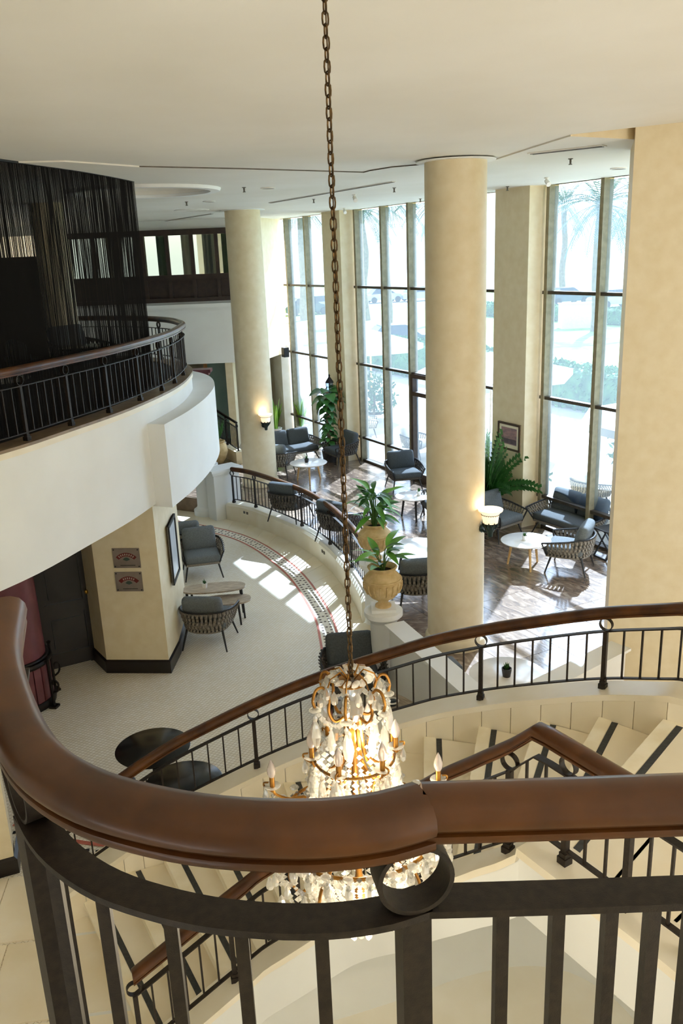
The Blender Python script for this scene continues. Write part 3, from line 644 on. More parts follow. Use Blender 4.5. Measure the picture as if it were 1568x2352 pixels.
for i in range(NT+1):
    o0, o1, i0, i1 = fo(i), fo(min(i+1, 17)), fi(i), fi(min(i+1, 17)); z = zt(i)
    f = (o0-i0).normalized(); back = Vector((f.y, -f.x, 0)); back = back if back.dot((o1-o0)) > 0 else -back
    m = MB(); a, b = o0-back*.02, i0-back*.02
    m.prism([(p.x, p.y) for p in (a, o1, i1, b)], z-.035, z); tr = m.build('tread', 'step_marble', stair, smooth=None, world=True)
    if i > 12: continue
    m = MB(); m.prism([(p.x, p.y) for p in (a-back*.002, o0+back*.075, i0+back*.075, b-back*.002)], z-.036, z+.003); m.build('nosing', 'nosing', tr, smooth=None, world=True)
    m = MB(); m.prism([(p.x, p.y) for p in (o0+back*.08-f*.03, o0+back*.125-f*.03, i0+back*.125+f*.03, i0+back*.08+f*.03)], z-.01, z+.004); m.build('grip_strip', 'grip', tr, smooth=None, world=True)
    m = MB(); m.prism([(p.x, p.y) for p in (o0, o0+back*.03, i0+back*.03, i0)], z-RISE-.002, z-.034); m.build('riser', 'step_marble', stair, smooth=None, world=True)
CUH = .17
# stringer panels, curbs, soffit
ss = [i/4 for i in range(-4, 69)]
zc = lambda s: -5.19 + RISE*min(s, 12) + CUH + .02
def side(fn, sgn, name, wdt):
    path = [fn(s) for s in ss]; offp = offset2(path, sgn*wdt)
    m = MB(); k = len(ss); vs = []
    for p, q, s in zip(path, offp, ss):
        vs += [(p.x, p.y, zc(s)-.05), (p.x, p.y, zc(s)), (q.x, q.y, zc(s)), (q.x, q.y, zc(s)-.05)]
    fs = []
    for i in range(k-1):
        for j in range(4): fs.append((i*4+j, i*4+(j+1) % 4, (i+1)*4+(j+1) % 4, (i+1)*4+j))
    fs += [(0, 1, 2, 3), tuple((k-1)*4+j for j in (3, 2, 1, 0))]
    m.add(vs, fs); m.build('curb_cap', 'curb_marble', stair, smooth=30, world=True)
    return path, offp
po, po2 = side(fo, -1, 'outer', .27)
pi_, pi2 = side(fi, 1, 'inner', .24)
def panels(fn, sgn, lo=-1):
    s = lo
    while s < 17:
        a, b = fn(s+.006), fn(s+.494); t = (b-a).normalized(); n = Vector((t.y, -t.x, 0))*sgn*.02
        m = MB(); zb = zt(math.floor(s))-.03 if s >= 0 else T
        top0, top1 = zc(s)-.05, zc(s+.5)-.05
        A, B_, C_, D_ = a, b, b+n, a+n
        m.add([(A.x, A.y, zb), (B_.x, B_.y, zb), (C_.x, C_.y, zb), (D_.x, D_.y, zb), (A.x, A.y, top0), (B_.x, B_.y, top1), (C_.x, C_.y, top1), (D_.x, D_.y, top0)],
              [(3, 2, 1, 0), (4, 5, 6, 7), (0, 1, 5, 4), (1, 2, 6, 5), (2, 3, 7, 6), (3, 0, 4, 7)])
        m.build('stringer_panel', 'step_marble', stair, smooth=None, world=True); s += .5
panels(fo, -1); panels(fi, 1)
def skirt(path, off2_, bottom, name, mt):       # plaster body between panel and outer face
    m = MB(); vs = []; fs = []; k = len(path)
    for p, q, s in zip(path, off2_, ss): 
        zb = bottom(s); vs += [(p.x, p.y, zb), (p.x, p.y, zc(s)-.05), (q.x, q.y, zc(s)-.05), (q.x, q.y, zb)]
    for i in range(k-1):
        for j in range(4): fs.append((i*4+j, i*4+(j+1) % 4, (i+1)*4+(j+1) % 4, (i+1)*4+j))
    fs += [(0, 1, 2, 3), tuple((k-1)*4+j for j in (3, 2, 1, 0))]
    m.add(vs, fs); m.build(name, mt, stair, smooth=30, world=True)
skirt(offset2(po, -.022), offset2(po, -.25), lambda s: T, 'outer_wall', 'plaster')
skirt(offset2(pi_, .022), offset2(pi_, .215), lambda s: max(T, zc(s)-.42), 'inner_fascia', 'plaster')
m = MB(); vs = []; fs = []
for p, q, s in zip(po, pi_, ss): vs += [(p.x, p.y, max(T+.01, zc(s)-.41)), (q.x, q.y, max(T+.01, zc(s)-.41))]
for i in range(len(ss)-1): fs.append((2*i, 2*i+1, 2*i+3, 2*i+2))
m.add(vs, fs); m.build('soffit', 'plaster', stair, smooth=30, world=True)
# well: white wall under the stair, pale polished floor
wl = crom([(-1.75, 4.3, 0), (-1.0, 4.62, 0), (-.4, 4.78, 0), (0, 4.9, 0), (.39, 5.03, 0), (.8, 5.18, 0), (1.26, 5.26, 0), (1.62, 5.17, 0), (1.9, 4.86, 0), (2.05, 4.3, 0), (2.1, 3.3, 0), (2.1, 1.5, 0)], 5)
m = MB(); vs = []; fs = []
for p in wl: vs += [(p.x, p.y, T), (p.x, p.y, min(-2.5, -3.35))]
for i in range(len(wl)-1): fs.append((2*i, 2*i+2, 2*i+3, 2*i+1))
m = MB(); vs = []; fs = []
mids = [(fi(s/4).lerp(fo(s/4), f), s/4) for s in range(-4, 69) for f in (0, .25, .5, .75)]
wl2 = resample(wl, step=.08); off_w = offset2(wl2, -.06)
for p, q in zip(wl2, off_w):
    s_ = min(mids, key=lambda a: (a[0]-p).length)[1]; tp = max(T+.02, zc(s_)-.4)
    vs += [(p.x, p.y, T), (p.x, p.y, tp), (q.x, q.y, tp), (q.x, q.y, T)]
for i in range(len(wl2)-1):
    for j in range(4): fs.append((i*4+j, i*4+(j+1) % 4, (i+1)*4+(j+1) % 4, (i+1)*4+j))
m.add(vs, fs); o = struct(m.build('wall_well', 'plaster', smooth=40)); o['label'] = 'white curved wall beneath the stair'
m = MB(); m.prism([(p.x, p.y) for p in wl]+[(2.1, -1.5), (-1.75, -1.5)], T, T+.012); o = struct(m.build('floor_well', mat('pale_floor', '#faf5ea', '#f3ebda', rough=.2, scale=2, detail=7), smooth=None)); o['label'] = 'pale polished floor at the bottom of the well'
# marble floor at the stair foot
m = MB()
ft = struct(bpy.data.objects.new('floor_stair_foot', None)); COL.objects.link(ft); ft['label'] = 'beige marble floor at the foot of the stair'
for i in range(3):
    for j in range(5):
        m = MB(); m.box((-2.62-1.0*i+.28*j, 6.15-.8*j-.12*i, T+.007), (.996, .796, .014), .12); m.build('slab', 'step_marble', ft, smooth=None)
# landing floor under the camera
FG = [(-.80, 1.86), (-.72, 1.60), (-.61, 1.37), (-.52, 1.225), (-.42, 1.13), (-.32, 1.075), (-.2, 1.035), (-.07, 1.018), (.03, 1.026), (.1, 1.05)]
fg = [Vector((p.x, p.y, 0)) for p in crom([(x, y, 0) for x, y in FG], 5)]
fg2 = [Vector((.1, 1.05, 0)), Vector((.3, 1.047, 0)), Vector((.6, 1.045, 0)), Vector((1.3, 1.04, 0))]
LZ = -1.68
m = MB(); m.prism([(p.x, p.y) for p in fg if p.y < 1.36]+[(.6, 1.07), (1.3, 1.06), (1.3, -1), (-.68, -1)], LZ-.3, LZ); o = struct(m.build('floor_landing', 'step_marble', smooth=None)); o['label'] = 'marble landing behind the foreground railing'
# ------------------------------------------------------------------ railings
HP = [(-.046, .0), (-.05, .012), (-.047, .03), (-.035, .046), (-.015, .054), (.015, .054), (.035, .046), (.047, .03), (.05, .012), (.046, 0), (.037, -.003), (.037, -.01), (.044, -.013), (.045, -.022), (.04, -.03), (-.04, -.03), (-.045, -.022), (-.044, -.013), (-.037, -.01), (-.037, -.003)]
def rail_parts(t, path, h, posts, bspace=.13, hs=1.0, iron='iron', ringr=.05, wood='wood', endposts=(), ball=True):
    """path: base points; handrail top at base+h"""
    up = lambda P, z: [p+Vector((0, 0, z)) for p in P]
    hz = h-.054*hs
    m = MB(); m.sweep([(a*hs, b*hs) for a, b in HP], up(path, hz)); m.build('handrail', wood, t, smooth=50, world=True)
    bz = hz-.03*hs-ringr*2-.008
    m = MB(); m.sweep([(-.022, -.005), (.022, -.005), (.022, .005), (-.022, .005)], up(path, bz)); m.build('top_bar', iron, t, smooth=30, world=True)
    m = MB(); m.sweep([(-.016, -.005), (.016, -.005), (.016, .005), (-.016, .005)], up(path, .08)); m.build('bottom_bar', iron, t, smooth=30, world=True)
    Ls = [0]
    for i in range(1, len(path)): Ls.append(Ls[-1]+(path[i]-path[i-1]).length)
    def at_len(s):
        for i in range(1, len(path)):
            if Ls[i] >= s: 
                f = (s-Ls[i-1])/max(1e-6, Ls[i]-Ls[i-1]); return path[i-1].lerp(path[i], f), (path[i]-path[i-1]).normalized()
        return path[-1], (path[-1]-path[-2]).normalized()
    pls = []
    for q in posts:        # nearest path length to the wanted post place
        best = min(range(0, int(Ls[-1]*100)+1), key=lambda k: (at_len(k/100)[0].xy-Vector(q[:2])).length); pls.append(best/100)
    for s in pls:
        p, d = at_len(s); rz = math.atan2(d.y, d.x)
        m = MB(); m.box((p.x, p.y, p.z+(bz+.02)/2), (.032, .032, bz-.02), rz); po_ = m.build('post', iron, t, smooth=None, world=True)
        m = MB(); m.box((p.x, p.y, p.z+.02), (.055, .055, .04), rz); m.box((p.x, p.y, p.z+.05), (.042, .042, .03), rz); m.build('foot', iron, po_, smooth=None, world=True)
        m = MB(); R = Matrix.Rotation(rz, 3, 'Z'); n = 20; vs = []; fs = []; c = Vector((p.x, p.y, p.z+bz+.005+ringr))
        for j in range(n):
            a = 2*PI*j/n
            for rr, yy in ((ringr, -.016), (ringr, .016), (ringr-.006, .016), (ringr-.006, -.016)): vs.append(c+R @ Vector((rr*math.cos(a), yy, rr*math.sin(a))))
        for j in range(n):
            for q in range(4): fs.append((j*4+q, j*4+(q+1) % 4, ((j+1) % n)*4+(q+1) % 4, ((j+1) % n)*4+q))
        m.add(vs, fs); m.build('ring', iron, po_, smooth=40, world=True)
    stops = sorted(pls+[0, Ls[-1]])
    for a, b in zip(stops[:-1], stops[1:]):
        k = max(1, round((b-a)/bspace))
        for j in range(1, k):
            p, d = at_len(a+(b-a)*j/k)
            m = MB(); m.box((p.x, p.y, p.z+(.08+bz)/2), (.013, .013, bz-.08), math.atan2(d.y, d.x)); m.build('baluster', iron, t, smooth=None, world=True)
def stair_path(fn, sgn, off, s0, s1, n=60):
    base = [fn(s0+(s1-s0)*i/n) for i in range(n+1)]; q = offset2(base, sgn*off)
    return [Vector((p.x, p.y, zc(s0+(s1-s0)*i/n))) for i, p in enumerate(q)]
ro = thing('stair_railing', 'iron railing with wooden handrail along the outer edge of the marble stair', 'railing', (0, 6.3, T), group='stair railings')
pth = stair_path(fo, -1, .13, -1, 11.95) + stair_path(fo, -1, .13, 12.1, 16.5, 20)
posts = [at(x, y, z) for x, y, z in ((1370, 1592, -3.2), (1096, 1618, -3.52), (590, 1772, -4.28), (318, 1925, -4.7), (150, 2020, -5.1))]
posts = [p for p in posts]+[pth[-4]]
rail_parts(ro, pth, .66, posts, bspace=.145)
ri = thing('stair_railing', 'iron railing with kinked wooden handrail along the inner well edge of the stair', 'railing', (.5, 4.2, T), group='stair railings')
pth = stair_path(fi, 1, .12, -.3, 11.95) + stair_path(fi, 1, .12, 12.3, 16.5, 20)
posts = [at(x, y, z) for x, y, z in ((690, 2190, -4.4), (548, 2300, -4.65), (1130, 1960, -3.1), (1293, 1985, -3.02), (1430, 2085, -3.02), (1555, 2210, -3.02), (330, 2420, -5.0))]+[fi(6.2), fi(8.2)]
rail_parts(ri, pth, .71, posts, bspace=.13)
# foreground railing, larger in view: built to the same pattern with finer parts
rf = thing('landing_railing', 'dark iron railing with thick brown curved handrail in the foreground', 'railing', (0, 1.05, LZ))
HZ = -.795
for P, hs_ in ((fg, .93), (fg2, .82)):
    nm = 'handrail'; pp = [Vector((p.x, p.y, HZ+.054*(1-hs_))) for p in resample(P, step=.03)]
    m = MB(); m.sweep([(a*hs_, b*hs_) for a, b in HP], pp); o = m.build(nm, 'wood', rf, smooth=50, world=True)
o['label'] = 'straight handrail length right of the mitre'
fgall = fg+fg2[1:]
TB = -.936
m = MB(); m.sweep([(-.03, -.006), (.03, -.006), (.03, .006), (-.03, .006)], [Vector((p.x, p.y, TB)) for p in resample(fg, step=.03)]); m.build('top_bar', 'iron', rf, smooth=30, world=True)
m = MB(); m.sweep([(-.03, -.006), (.03, -.006), (.03, .006), (-.03, .006)], [Vector((p.x, p.y, TB)) for p in fg2]); m.build('top_bar', 'iron', rf, smooth=30, world=True)
m = MB(); m.sweep([(-.02, -.006), (.02, -.006), (.02, .006), (-.02, .006)], [Vector((p.x, p.y, LZ+.08)) for p in resample(fgall, step=.03)]); m.build('bottom_bar', 'iron', rf, smooth=30, world=True)
def fgpost(p, rz, wd=.045):
    m = MB(); m.box((p.x, p.y, (TB+LZ)/2), (wd, wd, TB-LZ), rz); q = m.build('post', 'iron', rf, smooth=None, world=True)
    m = MB(); m.box((p.x, p.y, LZ+.02), (.07, .07, .04), rz); m.build('foot', 'iron', q, smooth=None, world=True)
    m = MB(); n = 36; r = .058; R = Matrix.Rotation(rz, 3, 'Z'); vs = []; fs = []; c = Vector((p.x, p.y, TB+.006+r))
    for j in range(n):
        a = 2*PI*j/n
        for rr, yy in ((r, -.024), (r, .024), (r-.007, .024), (r-.007, -.024)): vs.append(c+R @ Vector((rr*math.cos(a), yy, rr*math.sin(a))))
    for j in range(n):
        for k in range(4): fs.append((j*4+k, j*4+(k+1) % 4, ((j+1) % n)*4+(k+1) % 4, ((j+1) % n)*4+k))
    m.add(vs, fs); m.build('ring', 'iron', q, smooth=40, world=True)
fgpost(Vector((.082, 1.04, 0)), .2); fgpost(Vector((-.565, 1.29, 0)), -.95, .06)
for x, y in ((745, 2250), (565, 2250), (408, 2250), (262, 2250), (165, 2250), (1150, 2200), (1275, 2200), (1392, 2200), (1490, 2200), (1575, 2200)):
    z = at(x, y, -1.1); best = min(resample(fgall, step=.004), key=lambda p: abs(math.atan2(p.x, p.y)-math.atan2(z.x, z.y)))
    m = MB(); m.box((best.x, best.y, (TB+LZ+.08)/2), (.02, .02, TB-LZ-.08), .1); m.build('baluster', 'iron', rf, smooth=None, world=True)
# balcony railing
rb = thing('balcony_railing', 'iron railing with brown handrail along the curved white balcony', 'railing', (-2.5, 10, BZ))
pb = [Vector((p.x, p.y, BZ)) for p in offset2(be, -.07) if p.x > -7.5]
bp_ = [at(x, y, BZ) for x, y in ((72, 1012), (172, 978), (258, 948), (325, 920), (375, 897), (405, 880), (425, 862))]
rail_parts(rb, pb, .72, bp_+[Vector((-4.0, 6.3, 0)), Vector((-2.35, 13.6, 0)), Vector((-2.95, 14.7, 0))], bspace=.12)
# curved lounge railing
rc = thing('lounge_railing', 'iron railing with brown handrail on the curved lounge curb', 'railing', (-.7, 15.4, L))
pc = [Vector((p.x, p.y, L+.02)) for p in offset2(railc, .03)][1:-1]
rail_parts(rc, pc, .78, [pc[0], pc[-1]]+[pc[int(len(pc)*f)] for f in (.17, .33, .5, .66, .83)], bspace=.12)
# far railing by the ramp
rr_ = thing('ramp_railing', 'small black iron railing on the far ramp left of the column', 'railing', (-3.4, 20.5, L))
a, b = at(498, 1005, L+.35), at(548, 1040, L+.25)
rail_parts(rr_, [a, a.lerp(b, .5), b], .8, [a.lerp(b, .5), b], bspace=.1, iron='iron_dark', wood='iron_dark', hs=.6)
m = MB(); d = (b-a).normalized(); n = Vector((d.y, -d.x, 0))*.12
m.prism([(p.x, p.y) for p in (a-d*.6+n, b+d*.15+n, b+d*.15-n, a-d*.6-n)], L, L+.3); o = struct(m.build('wall_ramp', 'beige_stone', smooth=None)); o['label'] = 'low beige ramp wall below the far railing'
# ------------------------------------------------------------------ woven armchairs and sofas
def chair_meshes(w, d, rope, fab, cush):
    """front faces -Y; returns list of (part name, mesh)"""
    out = []; hw, hd = w/2, d/2
    U = [(-hw, -hd), (-hw, -hd*.3), (-hw+.02, hd*.35), (-hw+.1, hd*.78), (-hw+.26, hd*.97), (0 if w < 1 else -hw*.4, hd), (hw*.4 if w > 1 else None, hd)]
    pl = [(-hw+.02, -hd), (-hw, -hd*.35), (-hw+.015, hd*.3), (-hw+.09, hd*.75), (-hw+.24, hd*.96)]
    if w > 1: pl += [(-hw*.3, hd), (hw*.3, hd)]
    else: pl += [(0, hd)]
    pl += [(-x, y) for x, y in pl[:5][::-1]]
    P = resample([p for p in crom([(x, y, 0) for x, y in pl], 6)], n=60)
    def ztop(i):
        f = abs(i/30-1); return .6 - .0*f if f < .4 else .6-.1*((f-.4)/.6)
    top = [Vector((p.x, p.y, ztop(i))) for i, p in enumerate(P)]; bot = [Vector((p.x*.8, p.y*.84+.0, .3)) for p in P]
    m = MB(); m.tube(top, .015, 6); m.tube(bot, .014, 6)
    m.tube([top[0], bot[0]], .014, 6); m.tube([top[-1], bot[-1]], .014, 6); out.append(('tub_frame', m.mesh('tub_frame', 'chair_metal', 40)))
    m = MB(); n = 30 if w < 1 else 46
    for lay in (0, 1):
        for j in range(n):
            a = (j+.5*lay+.3)/n*59; b = a + (1.5 if lay else -1.5)
            if not (0 <= b <= 59.5): continue
            def pt(path, s):
                i = min(int(s), 59); return path[i].lerp(path[min(i+1, 60)], s-i)
            pts = []; nrm = None
            for k in range(6):
                f = k/5; s_ = a+(b-a)*f; q = pt(top, s_).lerp(pt(bot, s_), f)
                c0 = Vector((0, 0, q.z)); o = (q-c0); o.z = 0; o = o.normalized() if o.length > 0 else Vector((0, 1, 0))
                pts.append((q+o*(.016*math.cos(k*PI+lay*PI)+.006), o))
            wd = (pt(top, min(a+.5, 60))-pt(top, max(a-.5, 0))).length*(60/n)*.25
            vs = []
            for q, o in pts:
                tdir = Vector((0, 0, 1)).cross(o).normalized(); vs += [q-tdir*wd, q+tdir*wd, q+tdir*wd+o*.01, q-tdir*wd+o*.01]
            fs = []
            for k in range(5):
                for e in range(4): fs.append((k*4+e, k*4+(e+1) % 4, (k+1)*4+(e+1) % 4, (k+1)*4+e))
            m.add(vs, fs)
    out.append(('woven_back', m.mesh('woven_back', rope, 50)))
    m = MB(); m.prism([(p.x*.82, p.y*.86) for p in P[::3]], .27, .31); out.append(('seat_base', m.mesh('seat_base', rope, None)))
    m = MB(); m.cushion((0, -.05, .375), (w*.8, d*.82, .13), .05, puff=.015); out.append(('seat_cushion', m.mesh('seat_cushion', fab, 60)))
    for x, cw in cush:
        m = MB(); M = Matrix.Rotation(math.radians(-16), 3, 'X'); m.cushion((x, hd*.56, .6), (cw, .15, .42), .06, M, puff=.035); out.append(('back_cushion', m.mesh('back_cushion', fab, 60)))
    for sx in (-1, 1):
        for sy in (-1, 1):
            m = MB(); m.tube([(sx*hw*.68, sy*hd*.62, .3), (sx*hw*.86, sy*hd*.86, 0)], [.018, .011], 8); out.append(('leg', m.mesh('leg', 'chair_metal', 40)))
    return out
CH = {'grey': chair_meshes(.76, .74, 'rope', 'fabric', ((0, .58),)), 'dark': chair_meshes(.78, .76, 'rope_dark', 'fabric_dark', ((0, .6),))}
SOFA = chair_meshes(1.45, .78, 'rope', 'fabric_dark', ((-.31, .6), (.31, .6)))
def seat(kind, x, y, z, deg, name, label, cat, group):
    t = thing(name, label, cat, (x, y, z), math.radians(deg), group)
    for nm, me in (SOFA if kind == 'sofa' else CH[kind]): put(nm, me, t)
    return t
GL, GT = 'woven armchairs in the lounge', 'woven armchairs on the mosaic floor'
def ch(kind, px, py, z, deg, label, group): p = at(px, py, z); return seat(kind, p.x, p.y, z, deg, 'woven_armchair', label, 'armchair', group)
ch('grey', 1307, 1306, L, -118, 'grey woven armchair seen from behind beside the loveseat and round table', GL)
ch('grey', 1142, 1232, L, 38, 'grey woven armchair under the leafy plant at the picture pillar', GL)
ch('dark', 787, 1066, L, -62, 'charcoal woven armchair beside the climbing plant at the far window', GL)
ch('grey', 640, 1092, L, 165, 'woven armchair half hidden by the far column in front of the far loveseat', GL)
ch('dark', 927, 1122, L, 12, 'charcoal armchair facing the stair near the terrace door', GL)
ch('dark', 1014, 1195, L, -80, 'armchair almost hidden behind the mid lounge column', GL)
ch('dark', 668, 1192, L, 150, 'dark woven armchair behind the left part of the curved railing', GL)
ch('dark', 782, 1240, L, 140, 'dark woven armchair behind the right part of the curved railing', GL)
ch('grey', 958, 1388, L, 186, 'grey woven armchair with its back to the urns left of the column', GL)
p = at(1024, 1528, L+.4); t = thing('woven_stool', 'small dark woven stool just showing between the low wall and the nook table', 'stool', (p.x, p.y, L), .3)
m = MB(); m.cushion((0, 0, .4), (.3, .3, .07), .03); m.build('seat', 'fabric', t)
for i in range(16):
    a = 2*PI*i/16; m = MB(); m.beam((.14*math.cos(a), .14*math.sin(a), .04), (.14*math.cos(a+.3), .14*math.sin(a+.3), .37), .022, .012); m.build('strap', 'rope_dark', t, smooth=None)
m = MB(); m.lathe([(.13, .03), (.155, .03), (.155, .06), (.13, .06), (.13, .03)], n=20, cap=False); m.build('base_ring', 'chair_metal', t)
ch('grey', 484, 1474, T, 172, 'grey woven armchair seen from behind beside the plaque wall', GT)
ch('grey', 466, 1318, T, 14, 'grey woven armchair facing the stair behind the oval table', GT)
ch('grey', 428, 1284, T, 190, 'grey woven armchair mostly hidden behind the picture on the plaque wall', GT)
ch('dark', 812, 1606, T, 6, 'black armchair against the white low wall behind the chandelier', GT)
p = at(1308, 1238, L); seat('sofa', p.x, p.y, L, -58, 'loveseat', 'charcoal two seat woven loveseat by the right window', 'sofa', 'woven loveseats')
p = at(672, 1062, L); seat('sofa', p.x, p.y, L, 32, 'loveseat', 'charcoal two seat woven loveseat by the far window', 'sofa', 'woven loveseats')
# ------------------------------------------------------------------ tables
def round_table(p, r, h, top, leg, label, group, legs=3, base=False, name='coffee_table'):
    t = thing(name, label, 'table', p, group=group)
    m = MB(); m.lathe([(.001, h-.03), (r-.03, h-.03), (r-.005, h-.012), (r, h-.004), (r-.006, h), (.001, h)], n=48); m.build('top', top, t)
    if base:
        m = MB(); m.lathe([(.03, .03), (.03, h-.03)], n=12); m.build('stem', 'chair_metal', t)
        m = MB(); m.lathe([(.26, 0), (.26, .015), (.05, .035), (.03, .05)], n=32); m.build('base', 'chair_metal', t)
    else:
        for i in range(legs):
            a = 2*PI*i/legs+.6; m = MB(); m.tube([(r*.55*math.cos(a), r*.55*math.sin(a), h-.03), (r*.72*math.cos(a), r*.72*math.sin(a), 0)], [.025, .017], 8); m.build('leg', leg, t)
    return t
def pxtable(px, py, z, h, r, *a, **k):
    p = at(px, py, z+h); return round_table((p.x, p.y, z), r, h, *a, **k)
RT_ = 'round tables of the lounge'
tR = pxtable(1207, 1240, L, .45, .40, 'table_white', 'wood_pale', 'white round table with pale wooden legs by the right loveseat', RT_)
tF = pxtable(708, 1062, L, .45, .43, 'table_white', 'wood_pale', 'white round table with pale wooden legs by the far loveseat', RT_)
tM = pxtable(950, 1138, L, .45, .36, 'table_white', 'chair_metal', 'white round table with dark legs left of the mid column', RT_)
tN = pxtable(1165, 1548, L, .5, .42, 'table_white', 'chair_metal', 'big white round table in the nook inside the low wall', RT_)
tU = pxtable(962, 1258, L, .5, .5, 'table_white', 'chair_metal', 'white round table glaring in the sun behind the urns', RT_)
tB1 = pxtable(351, 1716, T, .72, .37, 'table_black', 'chair_metal', 'black round pedestal table on the mosaic floor, farther one', 'black pedestal tables', base=True, name='pedestal_table')
tB2 = pxtable(422, 1797, T, .72, .36, 'table_black', 'chair_metal', 'glossy black round pedestal table behind the stair rail, nearer one', 'black pedestal tables', base=True, name='pedestal_table')
def oval(name, label, p, rz, tops, legs, group):
    t = thing(name, label, 'table', p, rz, group)
    for (cx, cy, a, b, h) in tops:
        m = MB(); pts = []
        for i in range(40):
            q = 2*PI*i/40; c, s_ = math.cos(q), math.sin(q)
            pts.append((cx+a*math.copysign(abs(c)**.75, c), cy+b*math.copysign(abs(s_)**.75, s_)))
        m.prism(pts, h-.025, h); m.build('top', 'table_stone', t, smooth=30)
    for (x, y, h) in legs: m = MB(); m.tube([(x, y, h-.02), (x*1.06, y*1.1, 0)], [.02, .014], 8); m.build('leg', 'chair_metal', t)
    return t
p = at(484, 1352, T+.5); tO = oval('nesting_table', 'stone topped oval two tier table between the armchairs on the mosaic floor', (p.x, p.y, T), .12, [(.05, 0, .48, .2, .52), (.2, -.24, .4, .2, .4)], [(.46, -.08, .52), (-.36, -.08, .52), (-.3, .12, .52), (.44, .12, .52), (.1, -.3, .4), (.4, -.3, .4)], 'stone topped tables')
p = at(402, 1222, T+.5); tO2 = oval('nesting_table', 'stone topped table just showing behind the plaque wall picture', (p.x, p.y, T), .1, [(0, 0, .4, .2, .52)], [(.36, -.08, .52), (-.36, -.08, .52), (.34, .1, .52), (-.34, .1, .52)], 'stone topped tables')
p = at(905, 1622, T+.5); tO3 = oval('nesting_table', 'grey stone topped table beside the black armchair at the low wall', (p.x, p.y, T), -.9, [(0, 0, .42, .22, .5)], [(.36, -.1, .5), (-.36, -.1, .5), (.34, .1, .5), (-.34, .1, .5)], 'stone topped tables')
# small black side table with crossed frame
p = at(1394, 1280, L); t = thing('side_table', 'black metal side table with crossed legs at the right end of the loveseat', 'table', (p.x, p.y, L), .4)
m = MB(); m.box((0, 0, .5), (.34, .34, .02)); m.build('top', 'chair_metal', t, smooth=None)
for y in (-.15, .15):
    m = MB(); m.beam((-.15, y, .49), (.15, y, .02), .02, .02); m.beam((.15, y, .49), (-.15, y, .02), .02, .02); m.build('crossed_leg', 'chair_metal', t, smooth=None)
for x in (-.15, .15): m = MB(); m.beam((x, -.16, .015), (x, .16, .015), .02, .02); m.build('foot_bar', 'chair_metal', t, smooth=None)
# ------------------------------------------------------------------ table decorations
def succulent(p, label, s=1.0, pot='pot_white'):
    t = thing('potted_succulent', label, 'plant', p, group='small table plants')
    m = MB(); m.lathe([(.03*s, 0), (.038*s, .05*s), (.04*s, .07*s), (.034*s, .07*s), (.03*s, .05*s), (.001, .05*s)], n=16); m.build('pot', pot, t)
    lm = MB(); lm.add([(0, 0, 0), (.01*s, .012*s, .03*s), (0, .02*s, .07*s), (-.01*s, .012*s, .03*s), (0, .008*s, .035*s)], [(0, 1, 4), (1, 2, 4), (2, 3, 4), (3, 0, 4)]); me = lm.mesh('leaf', 'leaf_dark')
    for i in range(11): put('leaf', me, t, (0, 0, .05*s), (rnd.uniform(-.3, .3), 0, i*2.4), (1, 1, rnd.uniform(.7, 1.2)))
    return t
def on(table, dx=0, dy=0, h=.45): return (table.location.x+dx, table.location.y+dy, table.location.z+h)
succulent(on(tO, -.09, .0, .52), 'tiny green succulent in a white pot on the oval stone table', 1.1)
succulent(on(tR, -.02, 0, .45), 'small succulent in a white pot on the right lounge table', 1.1)
succulent(on(tF, -.04, .0, .45), 'small potted plant on the far lounge table', 1.3, 'pot_dark')
succulent(on(tM, .1, .0, .45), 'small potted plant on the table left of the mid column', 1.2)
succulent(on(tN, -.02, -.05, .5), 'dark rosette succulent on the big nook table', 1.4, 'pot_dark')
# glass ashtray
p = on(tO3, -.02, .05, .5); t = thing('ashtray', 'round clear glass ashtray on the grey stone table', 'ashtray', p)
m = MB(); m.lathe([(.06, 0), (.075, .035), (.065, .04), (.05, .012), (.001, .01)], n=24); m.build('bowl', 'window_glass', t)
m = MB(); m.lathe([(.058, .034), (.078, .034), (.078, .044), (.058, .044), (.058, .034)], n=24, cap=False); m.build('rim', 'white_metal', t)
